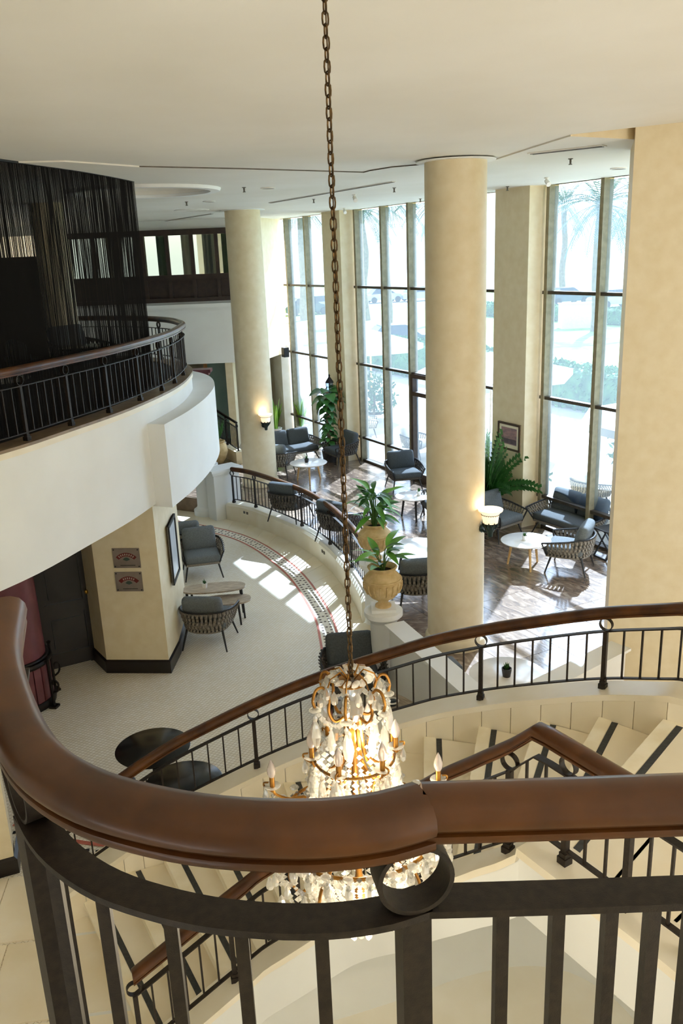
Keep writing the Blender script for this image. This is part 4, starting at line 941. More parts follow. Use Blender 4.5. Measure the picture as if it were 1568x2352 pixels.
# ------------------------------------------------------------------ urns with plants
def leaf_mesh(nm, l, w, mt, droop=.35, n=6):
    m = MB(); vs = []; fs = []
    for i in range(n+1):
        f = i/n; wd = w*math.sin(PI*min(1, f*.94+.05))**.8*(1-.15*f); y = l*f; z = l*(.12*f-droop*f*f)
        vs += [(-wd/2, y, z+.12*wd), (0, y, z), (wd/2, y, z+.12*wd)]
    for i in range(n):
        for j in range(2): fs.append((i*3+j, i*3+j+1, i*3+j+4, i*3+j+3))
    m.add(vs, fs); return m.mesh(nm, mt, 60)
def urn(p, label, plabel, nl, seed, ph=1.0):
    r_ = random.Random(seed)
    t = thing('stone_urn', label, 'urn', p, group='stone urns on pedestals')
    m = MB(); m.lathe([(.1, 0), (.1, .02), (.06, .05), (.07, .08), (.15, .13), (.215, .22), (.235, .31), (.215, .4), (.165, .455), (.15, .475), (.175, .5), (.185, .52), (.17, .53), (.14, .51), (.13, .46), (.001, .455)], n=36); m.build('body', 'terracotta', t, smooth=50)
    m = MB()
    for i in range(18):
        a = 2*PI*i/18; m.tube([(.2*math.cos(a), .2*math.sin(a), .19), (.236*math.cos(a), .236*math.sin(a), .26), (.238*math.cos(a), .238*math.sin(a), .33)], .012, 5)
    m.build('fluting', 'terracotta', t, smooth=50)
    m = MB(); m.lathe([(.238, .355), (.242, .365), (.238, .375), (.2, .375), (.2, .355)], n=36); m.build('rim_band', 'terracotta', t)
    m = MB(); m.lathe([(.001, .47), (.12, .468), (.128, .455)], n=24); m.build('soil', 'soil', t)
    pl = thing('urn_plant', plabel, 'plant', (p[0], p[1], p[2]+.465), group='broad leaved urn plants')
    big = [leaf_mesh('leaf', .32, .11, 'leaf'), leaf_mesh('leaf', .26, .09, 'leaf_dark', .5), leaf_mesh('leaf', .34, .1, 'leaf', .6)]
    for i in range(nl):
        a = i*2.4+r_.uniform(-.3, .3); el = r_.uniform(.15, 1.15); hh = r_.uniform(.08, .36)*ph; rr = r_.uniform(.03, .14)
        tip = Vector((rr*math.cos(a), rr*math.sin(a), hh))
        m = MB(); m.tube([(.02*math.cos(a), .02*math.sin(a), 0), tip*.55+Vector((0, 0, .03)), tip], [.006, .005, .004], 5); m.build('stem', 'stem', pl)
        put('leaf', big[i % 3], pl, tip, (el*.9-.2, r_.uniform(-.3, .3), a-PI/2), (1, 1, 1))
    return t
urn((PED1.x, PED1.y, T+1.155), 'carved beige urn on the nearer pedestal', 'sparse broad leaved green plant in the nearer urn', 18, 3, .8)
urn((PED2.x, PED2.y, T+1.155), 'carved beige urn on the farther pedestal', 'bushy broad leaved green plant in the farther urn', 46, 5, 1.5)
# ------------------------------------------------------------------ floor plants
def zz_plant(p, label, nf, ln, mt='leaf_dark'):
    t = thing('potted_plant', label, 'plant', p, group='potted lounge plants'); r_ = random.Random(11)
    m = MB(); m.lathe([(.17, 0), (.22, .4), (.23, .42), (.2, .42), (.19, .38), (.001, .38)], n=28); m.build('pot', 'pot_dark', t)
    m = MB(); m.lathe([(.001, .385), (.19, .382)], n=20); m.build('soil', 'soil', t)
    lf = leaf_mesh('leaf', .11, .05, mt, .2, 4)
    for i in range(nf):
        a = r_.uniform(0, 2*PI); lean = r_.uniform(.2, 1.25); l_ = ln*r_.uniform(.6, 1.1)
        pts = [Vector((.08*math.cos(a), .08*math.sin(a), .38))]; d = Vector((math.cos(a)*.25*lean, math.sin(a)*.25*lean, 1)).normalized()
        for k in range(8): d = (d+Vector((math.cos(a)*.14*lean, math.sin(a)*.14*lean, -.1*lean))).normalized(); pts.append(pts[-1]+d*l_/8)
        m = MB(); m.tube(pts, [.009-.0008*k for k in range(9)], 4)
        for k in range(1, 9):
            dd_ = (pts[k]-pts[k-1]).normalized(); sd = dd_.cross(Vector((math.cos(a+1), math.sin(a+1), .2))).normalized()
            for sg in (-1, 1):
                for hf in (0, .5):
                    q = pts[k]-dd_*l_/8*hf; e = (sd*sg+dd_*.7+Vector((0, 0, .15))).normalized(); w_ = e.cross(dd_).normalized(); w2 = e.cross(w_)*.3
                    L_ = .14; m.add([q, q+e*L_*.45+w2*.03+dd_*.055, q+e*L_, q+e*L_*.45-dd_*.055], [(0, 1, 2, 3)])
        m.build('frond', mt, t, smooth=None)
    return t
zz_plant(tuple(fp(2.88, -.72, L)), 'large dark green potted plant in front of the picture pillar', 60, 1.25)
def spear(p, label, n, ln, mt='leaf_lime', pot='pot_white'):
    t = thing('potted_plant', label, 'plant', p, group='potted lounge plants'); r_ = random.Random(int(p[0]*100))
    m = MB(); m.lathe([(.13, 0), (.17, .3), (.18, .32), (.15, .32), (.14, .28), (.001, .28)], n=24); m.build('pot', pot, t)
    for i in range(n):
        a = r_.uniform(0, 2*PI); le = r_.uniform(.05, .5); l_ = ln*r_.uniform(.6, 1); m = MB(); vs = []; fs = []
        for k in range(6):
            f = k/5; wd = .05*math.sin(PI*(f*.85+.12)); rr = .05+le*l_*.6*f*f; z = .28+l_*f*(1-.25*le*f); tx, ty = -math.sin(a), math.cos(a)
            vs += [(rr*math.cos(a)-tx*wd, rr*math.sin(a)-ty*wd, z), (rr*math.cos(a)+tx*wd, rr*math.sin(a)+ty*wd, z)]
        for k in range(5): fs.append((2*k, 2*k+1, 2*k+3, 2*k+2))
        m.add(vs, fs); m.build('leaf', mt, t, smooth=60)
    return t
p = at(694, 1002, L); spear((p.x, p.y, L), 'lime green spear leaved plant left of the far window mullions', 16, .95)
p = at(643, 1008, L); spear((p.x-.1, p.y, L), 'lime green spear leaved plant just right of the far column', 18, .95)
# climbing plant on a pole
p = fp(-3.35, -.75, L); t = thing('potted_plant', 'tall dark climbing plant on a pole before the far pillar', 'plant', p, group='potted lounge plants')
m = MB(); m.lathe([(.16, 0), (.2, .3), (.17, .3), (.16, .26), (.001, .26)], n=24); m.build('pot', 'pot_dark', t)
m = MB(); m.tube([(0, 0, .2), (0, 0, 1.75)], .045, 8); m.build('pole', 'trunk', t)
lf = [leaf_mesh('leaf', .26, .2, 'leaf_dark', .5), leaf_mesh('leaf', .2, .16, 'leaf_dark', .4)]
r_ = random.Random(4)
for i in range(85):
    f = i/85; z = .35+1.5*f; a = i*2.4; put('leaf', lf[i % 2], t, (.06*math.cos(a), .06*math.sin(a), z), (r_.uniform(-.6, .2), r_.uniform(-.4, .4), a-PI/2), ((1.5 if f > .75 else .85),)*3)
p = at(775, 1042, L); t = thing('potted_plant', 'low yellow flowered pot beside the climbing plant', 'plant', (p.x-.25, p.y+.3, L), group='potted lounge plants')
m = MB(); m.lathe([(.1, 0), (.14, .22), (.12, .22), (.001, .2)], n=20); m.build('pot', 'pot_dark', t)
for i in range(26): m = MB(); a = i*2.4; m.tube([(0, 0, .2), (.12*math.cos(a), .12*math.sin(a), .3+.1*(i % 3))], .008, 4); m.lathe([(.001, -.02), (.03, 0), (.001, .02)], (.12*math.cos(a), .12*math.sin(a), .3+.1*(i % 3)), 6); m.build('flower', 'leaf_lime' if i % 2 else 'brass', t)
# urn by the ramp
p = at(503, 1062, L); t = thing('stone_urn', 'plain beige stone pot by the far ramp left of the column', 'urn', (p.x, p.y, L))
m = MB(); m.lathe([(.12, 0), (.2, .12), (.25, .3), (.22, .46), (.16, .52), (.2, .56), (.17, .57), (.14, .5), (.001, .48)], n=28); m.build('body', 'terracotta', t, smooth=50)
for i in range(16): m = MB(); a = i*2.4; m.add([(0, 0, .48), (.1*math.cos(a)+.03, .1*math.sin(a), .75), (.22*math.cos(a), .22*math.sin(a), .95+.1*(i % 3)), (.1*math.cos(a)-.03, .1*math.sin(a), .75)], [(0, 1, 2, 3)]); m.build('leaf', 'leaf_dark', t, smooth=None)
# ------------------------------------------------------------------ wall sconces
def sconce(c, ang, r, z, label):
    n = Vector((math.cos(ang), math.sin(ang), 0)); p = Vector((c[0], c[1], 0))+n*r; p.z = z
    t = thing('wall_sconce', label, 'wall lamp', p, ang, group='bowl sconces on the columns')
    m = MB(); m.lathe([(.05, -.02), (.09, .0), (.105, .1), (.115, .14), (.15, .165), (.155, .185), (.14, .185), (.11, .16), (.09, .05), (.001, .01)], (.13, 0, .02), 32); m.build('bowl', 'sconce_glass', t, smooth=50)
    m = MB()
    for i in range(24): a = 2*PI*i/24; m.tube([(.13+.112*math.cos(a+.1*k), .112*math.sin(a+.1*k), .14+.008*math.sin(k*1.3)) for k in range(4)], .0035, 4)
    m.build('rim_chain', 'sconce_bronze', t)
    m = MB(); m.lathe([(.001, -.16), (.03, -.15), (.035, -.1), (.055, -.06), (.095, .0), (.098, .03), (.085, .03), (.04, -.02), (.001, -.03)], (.13, 0, 0), 20); m.build('cup', 'sconce_bronze', t)
    m = MB()
    for i in range(10):
        a = 2*PI*i/10; m.add([(.13+.06*math.cos(a), .06*math.sin(a), -.06), (.13+.105*math.cos(a+.25), .105*math.sin(a+.25), 0), (.13+.115*math.cos(a), .115*math.sin(a), .06), (.13+.105*math.cos(a-.25), .105*math.sin(a-.25), 0)], [(0, 1, 2, 3)])
    m.build('leaf_collar', 'sconce_bronze', t, smooth=None)
    m = MB(); m.lathe([(.001, 0), (.05, .004), (.055, .02), (.02, .03)], (0, 0, 0), 20)
    M = Matrix.Rotation(PI/2, 3, 'Y'); m.v = [M @ q + Vector((0, 0, -.06)) for q in m.v]; m.build('wall_plate', 'sconce_bronze', t)
    m = MB(); m.tube([(0, 0, -.06), (.05, 0, -.1), (.1, 0, -.09), (.13, 0, -.05)], .016, 8); m.build('arm', 'sconce_bronze', t)
    lt = bpy.data.lights.new('sconce_light', 'POINT'); lt.energy = 1.0; lt.color = (1, .82, .55); lt.shadow_soft_size = .05
    lo = bpy.data.objects.new('sconce_light', lt); COL.objects.link(lo); lo.parent = t; lo.location = (.13, 0, .24)
zS = at(1100, 1195, -3.42)
sconce((1.45, 10.33), math.radians(-38), .365, -3.3, 'lit cream bowl sconce on the mid lounge column')
sconce((-1.83, 18.95), math.radians(-62), .385, -3.52, 'lit cream bowl sconce on the far column')
# ------------------------------------------------------------------ chandelier on its long chain
CX, CY = .012, 3.05
cz = lambda y: CY*(lambda d: d.z/d.y)(FW+RT*((808-784)/FPX)-UP*((y-1176)/FPX))
Z0 = cz(1540)
chain = thing('hanging_chain', 'long bronze link chain holding the chandelier', 'chain', (CX, CY, Z0-.06))
lm = MB(); pts = []
for i in range(12):
    a = 2*PI*i/12; pts.append(Vector((.0105*math.cos(a), 0, .013*math.sin(a)+(.0085 if math.sin(a) > .01 else -.0085 if math.sin(a) < -.01 else 0))))
lm.tube(pts, .0032, 5, closed=True); link = lm.mesh('link', 'brass_iron', 60)
top_z = CZ+.14; n = int((top_z-Z0+.06)/.0345)
for i in range(n): put('link', link, chain, (0, 0, .02+i*.0345), (0, 0, (PI/2 if i % 2 else 0)+.5+.12*math.sin(i*.35)))
m = MB(); m.tube([(.004, .004, .02), (-.004, .003, 1.2), (.004, -.004, 2.0), (0, 0, n*.0345)], .0025, 5); m.build('cable', 'brass_iron', chain)
m = MB(); m.lathe([(.07, .0), (.06, -.03), (.02, -.05), (.001, -.05)], (0, 0, n*.0345+.02), 20); m.build('ceiling_rose', 'brass', chain)
cd = thing('chandelier', 'large gilded crystal chandelier hanging in the stair well', 'chandelier', (CX, CY, cz(2180)))
B0 = cz(2180)
lz = lambda y: cz(y)-B0
drop = MB(); drop.lathe([(.001, 0), (.009, -.018), (.014, -.04), (.012, -.058), (.001, -.07)], n=6); DROP = drop.mesh('crystal_drop', 'crystal')
pend = MB(); pend.lathe([(.001, 0), (.011, -.012), (.006, -.028), (.014, -.05), (.02, -.085), (.013, -.12), (.001, -.135)], n=6); PEND = pend.mesh('crystal_pendant', 'crystal')
oct_ = MB(); oct_.lathe([(.001, .011), (.011, 0), (.001, -.011)], n=6); 
ros = MB(); ros.lathe([(.001, -.012), (.016, -.006), (.022, 0), (.016, .006), (.001, .012)], n=8); ROS = ros.mesh('crystal_rosette', 'crystal')
nc = 0
def cr_(me, x, y, z, rot=(0, 0, 0), sc=(1, 1, 1)):
    global nc
    nc += 1; return put(me.name.split('.')[0], me, cd, (x, y, z), rot, sc)
beads = MB()
def strand(a, b, sag, n):
    a, b = Vector(a), Vector(b)
    for i in range(n+1):
        f = i/n; p = a.lerp(b, f); p.z -= sag*4*f*(1-f); r = .0125*(.75+.5*((i*7) % 5)/4)
        k = len(beads.v); beads.add([p+Vector(v)*r for v in ((1, 0, 0), (0, 1, 0), (-1, 0, 0), (0, -1, 0), (0, 0, 1), (0, 0, -1))], [(0, 1, 4), (1, 2, 4), (2, 3, 4), (3, 0, 4), (1, 0, 5), (2, 1, 5), (3, 2, 5), (0, 3, 5)])
# stem: glass balusters and gilt collars
m = MB(); zt_ = lz(1560)
m.lathe([(.012, lz(2100)), (.03, lz(2060)), (.014, lz(2000)), (.012, lz(1900)), (.028, lz(1860)), (.014, lz(1820)), (.012, lz(1720)), (.03, lz(1690)), (.018, lz(1660)), (.012, lz(1640))], n=16); m.build('stem', 'gold', cd)
m = MB(); m.lathe([(.012, lz(1660)), (.035, lz(1650)), (.048, lz(1630)), (.03, lz(1612)), (.02, lz(1604)), (.04, lz(1590)), (.055, lz(1575)), (.06, lz(1568)), (.03, lz(1566)), (.01, lz(1556))], n=20); m.build('glass_baluster', 'crystal', cd)
m = MB(); m.lathe([(.06, lz(1568)), (.065, lz(1566)), (.06, lz(1563)), (.02, lz(1562))], n=20); m.build('collar', 'gold', cd)
# crown of crystals
for i in range(14):
    a = 2*PI*i/14; z = lz(1548)
    m = MB(); m.tube([(.02*math.cos(a), .02*math.sin(a), lz(1556)), (.05*math.cos(a), .05*math.sin(a), lz(1538)), (.09*math.cos(a), .09*math.sin(a), lz(1548)), (.105*math.cos(a), .105*math.sin(a), lz(1565))], .0035, 5)
    if i % 2 == 0: m.build('crown_wire', 'gold', cd)
    cr_(ROS, .075*math.cos(a), .075*math.sin(a), lz(1552), (.6, 0, a)); cr_(DROP, .112*math.cos(a), .112*math.sin(a), lz(1562), (0, 0, a), (1.1, 1.1, .9))
# upper scroll arms
for i in range(6):
    a = 2*PI*i/6+.35; c, s_ = math.cos(a), math.sin(a)
    pr = [(.03, 1640), (.075, 1648), (.1, 1625), (.098, 1590), (.12, 1566), (.15, 1568), (.165, 1590), (.158, 1608)]
    pp = crom([(r*c, r*s_, lz(y)) for r, y in pr], 4)
    m = MB(); m.tube(pp, .0065, 6); m.build('scroll_arm', 'gold', cd)
    cr_(ROS, .158*c, .158*s_, lz(1612), (0, 0, a), (1.2, 1.2, 1.2)); cr_(PEND, .158*c, .158*s_, lz(1622), (0, 0, a), (1.0, 1.0, 1.15))
    cr_(DROP, .135*c, .135*s_, lz(1575), (0, 0, a)); cr_(ROS, .12*c, .12*s_, lz(1600), (1, 0, a)); cr_(PEND, .095*c, .095*s_, lz(1650), (0, 0, a), (.9, .9, 1.1))
    a2 = a+PI/3; strand((.158*c, .158*s_, lz(1612)), (.158*math.cos(a2), .158*math.sin(a2), lz(1612)), .04, 9)
    strand((.11*c, .11*s_, lz(1565)), (.158*c, .158*s_, lz(1590)), .01, 4)
# lyre shaped cage ribs
for i in range(6):
    a = 2*PI*i/6+.1; c, s_ = math.cos(a), math.sin(a)
    pr = [(.028, 1650), (.035, 1700), (.05, 1745), (.09, 1780), (.13, 1820), (.2, 1870), (.28, 1905), (.33, 1925)]
    m = MB(); m.tube(crom([(r*c, r*s_, lz(y)) for r, y in pr], 4), .008, 6); m.build('cage_rib', 'gold', cd)
def ring(r, z, rad, nm):
    m = MB(); m.tube([(r*math.cos(2*PI*j/40), r*math.sin(2*PI*j/40), z) for j in range(40)], rad, 6, closed=True); m.build(nm, 'gold', cd)
ring(.165, lz(1735), .006, 'upper_ring'); ring(.34, lz(1890), .008, 'lower_ring'); ring(.2, lz(2030), .006, 'basket_ring')
bulb = MB(); bulb.lathe([(.012, 0), (.018, .015), (.019, .032), (.012, .058), (.001, .082)], n=12); BULB = bulb.mesh('bulb', 'bulb', 60)
cand = MB(); cand.lathe([(.011, 0), (.011, .05), (.001, .05)], n=10); CAND = cand.mesh('candle_sleeve', 'gold', 40)
pan = MB(); pan.lathe([(.001, -.006), (.02, -.004), (.035, .006), (.033, .008), (.001, .0)], n=14); PAN = pan.mesh('drip_pan', 'crystal', 40)
def arm(a, r, y, z0y, nm='candle_arm', rin=.05):
    c, s_ = math.cos(a), math.sin(a); z = lz(y)
    pr = [(rin, lz(z0y)), (rin+(r-rin)*.35, z-.06), (r*.8, z-.06), (r*.97, z-.035), (r, z)]
    m = MB(); m.tube(crom([(q*c, q*s_, zz) for q, zz in pr], 4), .006, 6)
    m.tube(crom([(r*.97*c, r*.97*s_, z-.03), ((r+.03)*c, (r+.03)*s_, z), ((r+.035)*c, (r+.035)*s_, z+.02), ((r+.015)*c, (r+.015)*s_, z+.022)], 4), .004, 5)
    am = m.build(nm, 'gold', cd)
    put('drip_pan', PAN, am, (r*c, r*s_, z)); put('candle_sleeve', CAND, am, (r*c, r*s_, z)); put('bulb', BULB, am, (r*c, r*s_, z+.05))
    cr_(PEND, r*c, r*s_, z-.03, (0, 0, a), (.85, .85, .9)); cr_(DROP, (r+.03)*c, (r+.03)*s_, z-.005, (0, 0, a)); cr_(DROP, r*.8*c, r*.8*s_, z-.07, (0, 0, a)); cr_(ROS, r*.55*c, r*.55*s_, z-.07, (0, .6, a))
for i in range(6): arm(2*PI*i/6+.15, .175, 1728, 1735)
for i in range(6): arm(2*PI*i/6, .345, 1800, 1880, rin=.12)
# curtain of drops round both rings
for i in range(18):
    a = 2*PI*i/18; c, s_ = math.cos(a), math.sin(a)
    for k, y in enumerate((1742, 1775, 1808)): cr_(DROP if k % 2 else PEND, (.175+.012*k)*c, (.175+.012*k)*s_, lz(y), (0, 0, a+k), (1, 1, .95))
    strand((.165*c, .165*s_, lz(1735)), (.21*c, .21*s_, lz(1850)), 0, 11); strand((.15*math.cos(a+.17), .15*math.sin(a+.17), lz(1730)), (.2*math.cos(a+.17), .2*math.sin(a+.17), lz(1850)), 0, 11); strand((.1*c, .1*s_, lz(1690)), (.165*c, .165*s_, lz(1735)), .02, 5); strand((.19*c, .19*s_, lz(1850)), (.34*c, .34*s_, lz(1890)), .03, 9)
for i in range(26):
    a = 2*PI*i/26; c, s_ = math.cos(a), math.sin(a)
    cr_(PEND, .35*c, .35*s_, lz(1888), (0, 0, a), (1, 1, .8)); cr_(ROS, .365*c, .365*s_, lz(1882), (0, 0, a))
    cr_(DROP, .385*c, .385*s_, lz(1930), (0, 0, a), (1.2, 1.2, 1)); strand((.36*c, .36*s_, lz(1900)), (.33*c, .33*s_, lz(1990)), -.02, 8)
for i in range(60):
    a = 2*PI*i/60; c, s_ = math.cos(a), math.sin(a)
    strand((.345*c, .345*s_, lz(1892)), (.205*c, .205*s_, lz(2030)), -.035, 14)
    if i % 2 == 0: strand((.2*c, .2*s_, lz(2032)), (.02*c, .02*s_, lz(2085)), .0, 9)
    if i % 3 == 0: strand((.345*c, .345*s_, lz(1890)), (.345*math.cos(a+.31), .345*math.sin(a+.31), lz(1890)), .05, 9); strand((.4*c, .4*s_, lz(1915)), (.345*c, .345*s_, lz(1985)), -.02, 8)
for i in range(20):
    a = 2*PI*i/20; c, s_ = math.cos(a), math.sin(a); cr_(DROP, .21*c, .21*s_, lz(2035), (0, 0, a)); cr_(ROS, .3*c, .3*s_, lz(1990), (.8, 0, a)); cr_(DROP, .39*c, .39*s_, lz(1960), (0, 0, a), (1.3, 1.3, 1))
for i in range(10): a = 2*PI*i/10; cr_(PEND, .1*math.cos(a), .1*math.sin(a), lz(2065), (0, 0, a))
cr_(PEND, 0, 0, lz(2090), (0, 0, 0), (1.3, 1.3, 1.2))
for i in range(8):
    a = 2*PI*i/8+.2; c, s_ = math.cos(a), math.sin(a)
    m = MB(); m.tube(crom([(.2*c, .2*s_, lz(2010)), (.26*c, .26*s_, lz(2025)), (.3*c, .3*s_, lz(1985)), (.27*c, .27*s_, lz(1950)), (.24*c, .24*s_, lz(1975))], 4), .007, 6); m.build('basket_scroll', 'gold', cd)
stuff(beads.build('crystal_beads', 'crystal', cd, smooth=None))
for zz, e_ in ((1700, 3), (1840, 5), (1960, 5), (2100, 9)):  # lowest light is added under the basket to brighten the well floor
    lt = bpy.data.lights.new('chandelier_and_fill_light', 'POINT'); lt.energy = e_; lt.color = (1, .86, .62); lt.shadow_soft_size = .04
    lo = bpy.data.objects.new('chandelier_and_fill_light', lt); COL.objects.link(lo); lo.parent = cd; lo.location = (.05, -.05, lz(zz))
# ------------------------------------------------------------------ string curtain on the balcony
cpth = [Vector((p.x, p.y, 0)) for p in offset2(be, -.26) if p.x > -6.8 and p.y < 11.35]
m = MB(); m.sweep([(-.025, -.035), (.025, -.035), (.025, 0), (-.025, 0)], [(p.x, p.y, CZ+.03) for p in cpth])
ct = thing('string_curtain', 'black string curtain hanging from the ceiling round the balcony', 'curtain', (-2.6, 9.8, BZ))
m.build('curtain_track', 'black', ct, smooth=30, world=True)
r_ = random.Random(2); m = MB()
for lay, off in ((0, 0), (1, .018), (2, -.018)):
    for p in resample(offset2(cpth, off), step=.0105):
        if r_.random() < (.06 if lay else .02): continue
        q = p+Vector((r_.uniform(-.004, .004), r_.uniform(-.004, .004), 0)); b = q+Vector((r_.gauss(0, .008), r_.gauss(0, .008), 0)); w_ = .0018
        z0 = BZ+.03+abs(r_.gauss(0, .03))
        m.add([(q.x-w_, q.y-w_, CZ), (q.x+w_, q.y-w_, CZ), (q.x, q.y+w_, CZ), (b.x-w_, b.y-w_, z0), (b.x+w_, b.y-w_, z0), (b.x, b.y+w_, z0)], [(0, 1, 4, 3), (1, 2, 5, 4), (2, 0, 3, 5)])
stuff(m.build('strings', 'black', ct, smooth=None, world=True))
# ------------------------------------------------------------------ balcony bar furniture, dark behind the strings
for i, (x, y, a, lb) in enumerate(((-3.9, 8.6, 40, 'black armchair behind the string curtain, nearest the left edge'), (-3.5, 10.2, 120, 'black armchair behind the middle of the string curtain'), (-3.6, 12.2, 60, 'black armchair on the balcony near the beige column'))):
    seat('dark', x, y, BZ-.012, a, 'woven_armchair', lb, 'armchair', 'armchairs in the balcony bar')
round_table((-3.75, 9.5, BZ-.012), .35, .45, 'table_white', 'chair_metal', 'small pale table behind the balcony railing', 'balcony bar tables')
round_table((-3.3, 11.3, BZ-.012), .35, .6, 'table_black', 'chair_metal', 'small black table in the balcony bar', 'balcony bar tables')
# ------------------------------------------------------------------ pictures and plaques
def picture(name, o, ux, w_, h_, frame, art, label, mb=.06, fw=.035, extra=None):
    """o: centre on wall, ux: horizontal unit vector, facing n = ux x z"""
    ux = Vector(ux).normalized(); n = ux.cross(Vector((0, 0, 1))); rz = math.atan2(ux.y, ux.x)
    t = thing(name, label, 'picture', Vector(o), rz)
    m = MB(); m.box((0, -.008, 0), (w_, .016, h_)); m.build('backing', 'mat_board', t, smooth=None)
    for sx in (-1, 1): m = MB(); m.box((sx*(w_/2-fw/2), -.016, 0), (fw, .034, h_)); m.build('frame_side', frame, t, smooth=None)
    for sz in (-1, 1): m = MB(); m.box((0, -.016, sz*(h_/2-fw/2)), (w_-2*fw, .034, fw)); m.build('frame_side', frame, t, smooth=None)
    m = MB(); m.box((0, -.0175, .01), (w_-2*fw-2*mb, .003, h_-2*fw-2*mb)); m.build('print', art, t, smooth=None)
    return t
q = fp(3.13, -.372, -3.34); pc_ = picture('framed_picture', q, FU, .62, .5, 'frame_wood', 'print_a', 'framed dusky landscape print in brown frame on the lounge pillar')
m = MB(); m.box((0, -.02, -.085), (.42, .002, .09)); m.build('print_foreground', mat('print_dark', '#6a5a63', '#4b4048', rough=.8, scale=9), pc_, smooth=None)
dvec = Vector((-2.41+2.38, 11.7-11.0, 0)).normalized()
picture('framed_picture', (-2.372, 11.2, -3.85), dvec, .62, .85, 'black', 'print_b', 'black framed pale poster on the side of the plaque wall', mb=.02, fw=.04)
ex = (Vector((-2.41, 10.42, 0))-Vector((-3.27, 10.5, 0))).normalized(); prz = math.atan2(ex.y, ex.x); en = Vector((ex.y, -ex.x, 0))
def plaque(px, py, label, filled):
    d = FW+RT*((px-784)/FPX)-UP*((py-1176)/FPX); base = Vector((-3.27, 10.5, 0)); k = base.dot(en)/d.dot(en); p = d*k
    t = thing('wall_plaque', label, 'plaque', p, prz, group='metal plaques'); W_, H_ = .36, .27
    m = MB(); m.box((0, -.012, 0), (W_, .012, H_)); m.build('plate', 'plaque_metal', t, smooth=None)
    for sx in (-1, 1):
        for sz in (-1, 1):
            m = MB(); m.lathe([(.001, -.004), (.009, -.002), (.009, .004)], n=10); M = Matrix.Rotation(PI/2, 3, 'X'); m.v = [M @ v+Vector((sx*(W_/2-.02), -.02, sz*(H_/2-.02))) for v in m.v]; m.build('bolt', 'chair_metal', t)
    def arc(r0, r1, a0, a1, cy, nm, mt, dp=.0195):
        m = MB(); n = 14
        for i in range(n):
            x0, x1 = a0+(a1-a0)*i/n, a0+(a1-a0)*(i+1)/n
            m.add([(r0*math.sin(x0), -dp, cy+r0*math.cos(x0)), (r0*math.sin(x1), -dp, cy+r0*math.cos(x1)), (r1*math.sin(x1), -dp, cy+r1*math.cos(x1)), (r1*math.sin(x0), -dp, cy+r1*math.cos(x0))], [(0, 1, 2, 3)])
        return m.build(nm, mt, t, smooth=None)
    arc(.135, .185, -.85, .85, -.11, 'red_banner', 'plaque_red')
    for i in range(8):
        a = -.62+i*1.24/7
        if filled and (abs(a) > .5): continue
        m = MB(); M = Matrix.Rotation(a, 3, 'Y'); m.box((0, 0, 0), (.014, .002, .026)); m.box((.004, 0, 0), (.006, .003, .012)); m.v = [M @ v+Vector((.16*math.sin(a), -.0205, -.11+.16*math.cos(a))) for v in m.v]; m.build('letter', 'plaque_pale', t, smooth=None)
    arc(.0, .05, -1.2, 1.2, -.04, 'emblem', 'plaque_green')
    m = MB(); m.box((.01, -.019, -.1), (.2, .002, .008)); m.build('text_line', 'chair_metal', t, smooth=None)
plaque(291, 1281, 'upper grey metal plaque with a red arched banner', False); plaque(297, 1335, 'lower grey metal plaque with a solid ended red banner', True)
# dark spotlight under the slab, above the plaques
p = Vector((-2.62, 10.25, FZ)); t = thing('spotlight', 'black spotlight under the balcony edge above the plaques', 'spotlight', p)
m = MB(); m.box((0, 0, -.02), (.14, .1, .04)); m.build('bracket', 'black', t, smooth=None); m = MB(); m.tube([(0, .05, -.05), (.02, -.07, -.09)], [.04, .05], 12); m.build('head', 'black', t)
# ------------------------------------------------------------------ maroon drum column in its iron stand
t = thing('drum_column', 'maroon drum column in a black iron stand by the dark door', 'column', (-4.17, 9.72, T))
m = MB(); m.lathe([(.36, .62), (.37, .7), (.36, 1.6), (.36, FZ-T)], n=36); m.build('shaft', 'maroon', t, smooth=50)
for i in range(22):
    a = 2*PI*i/22; m = MB(); m.box((.385*math.cos(a), .385*math.sin(a), .36), (.03, .1, .5), a); m.build('slat', 'maroon', t, smooth=None)
for z, r, h in ((.02, .42, .1), (.6, .43, .06), (.66, .4, .03)): m = MB(); m.lathe([(r, z), (r+.01, z+h/2), (r, z+h), (r-.06, z+h), (r-.06, z)], n=36); m.build('hoop', 'iron_dark', t)
for i in range(6):
    a = 2*PI*i/6-.25; c, s_ = math.cos(a), math.sin(a)
    m = MB(); m.tube([(.46*c, .46*s_, 0), (.46*c, .46*s_, .68)], .02, 8); m.tube(crom([(.46*c, .46*s_, .2), (.54*c, .54*s_, .24), (.56*c, .56*s_, .34), (.5*c, .5*s_, .38), (.48*c, .48*s_, .32)], 4), .014, 6); m.box((.46*c, .46*s_, .015), (.1, .1, .03), a); m.lathe([(.001, .72), (.03, .7), (.001, .67)], (.46*c, .46*s_, 0), 8); m.build('stand_leg', 'iron_dark', t)
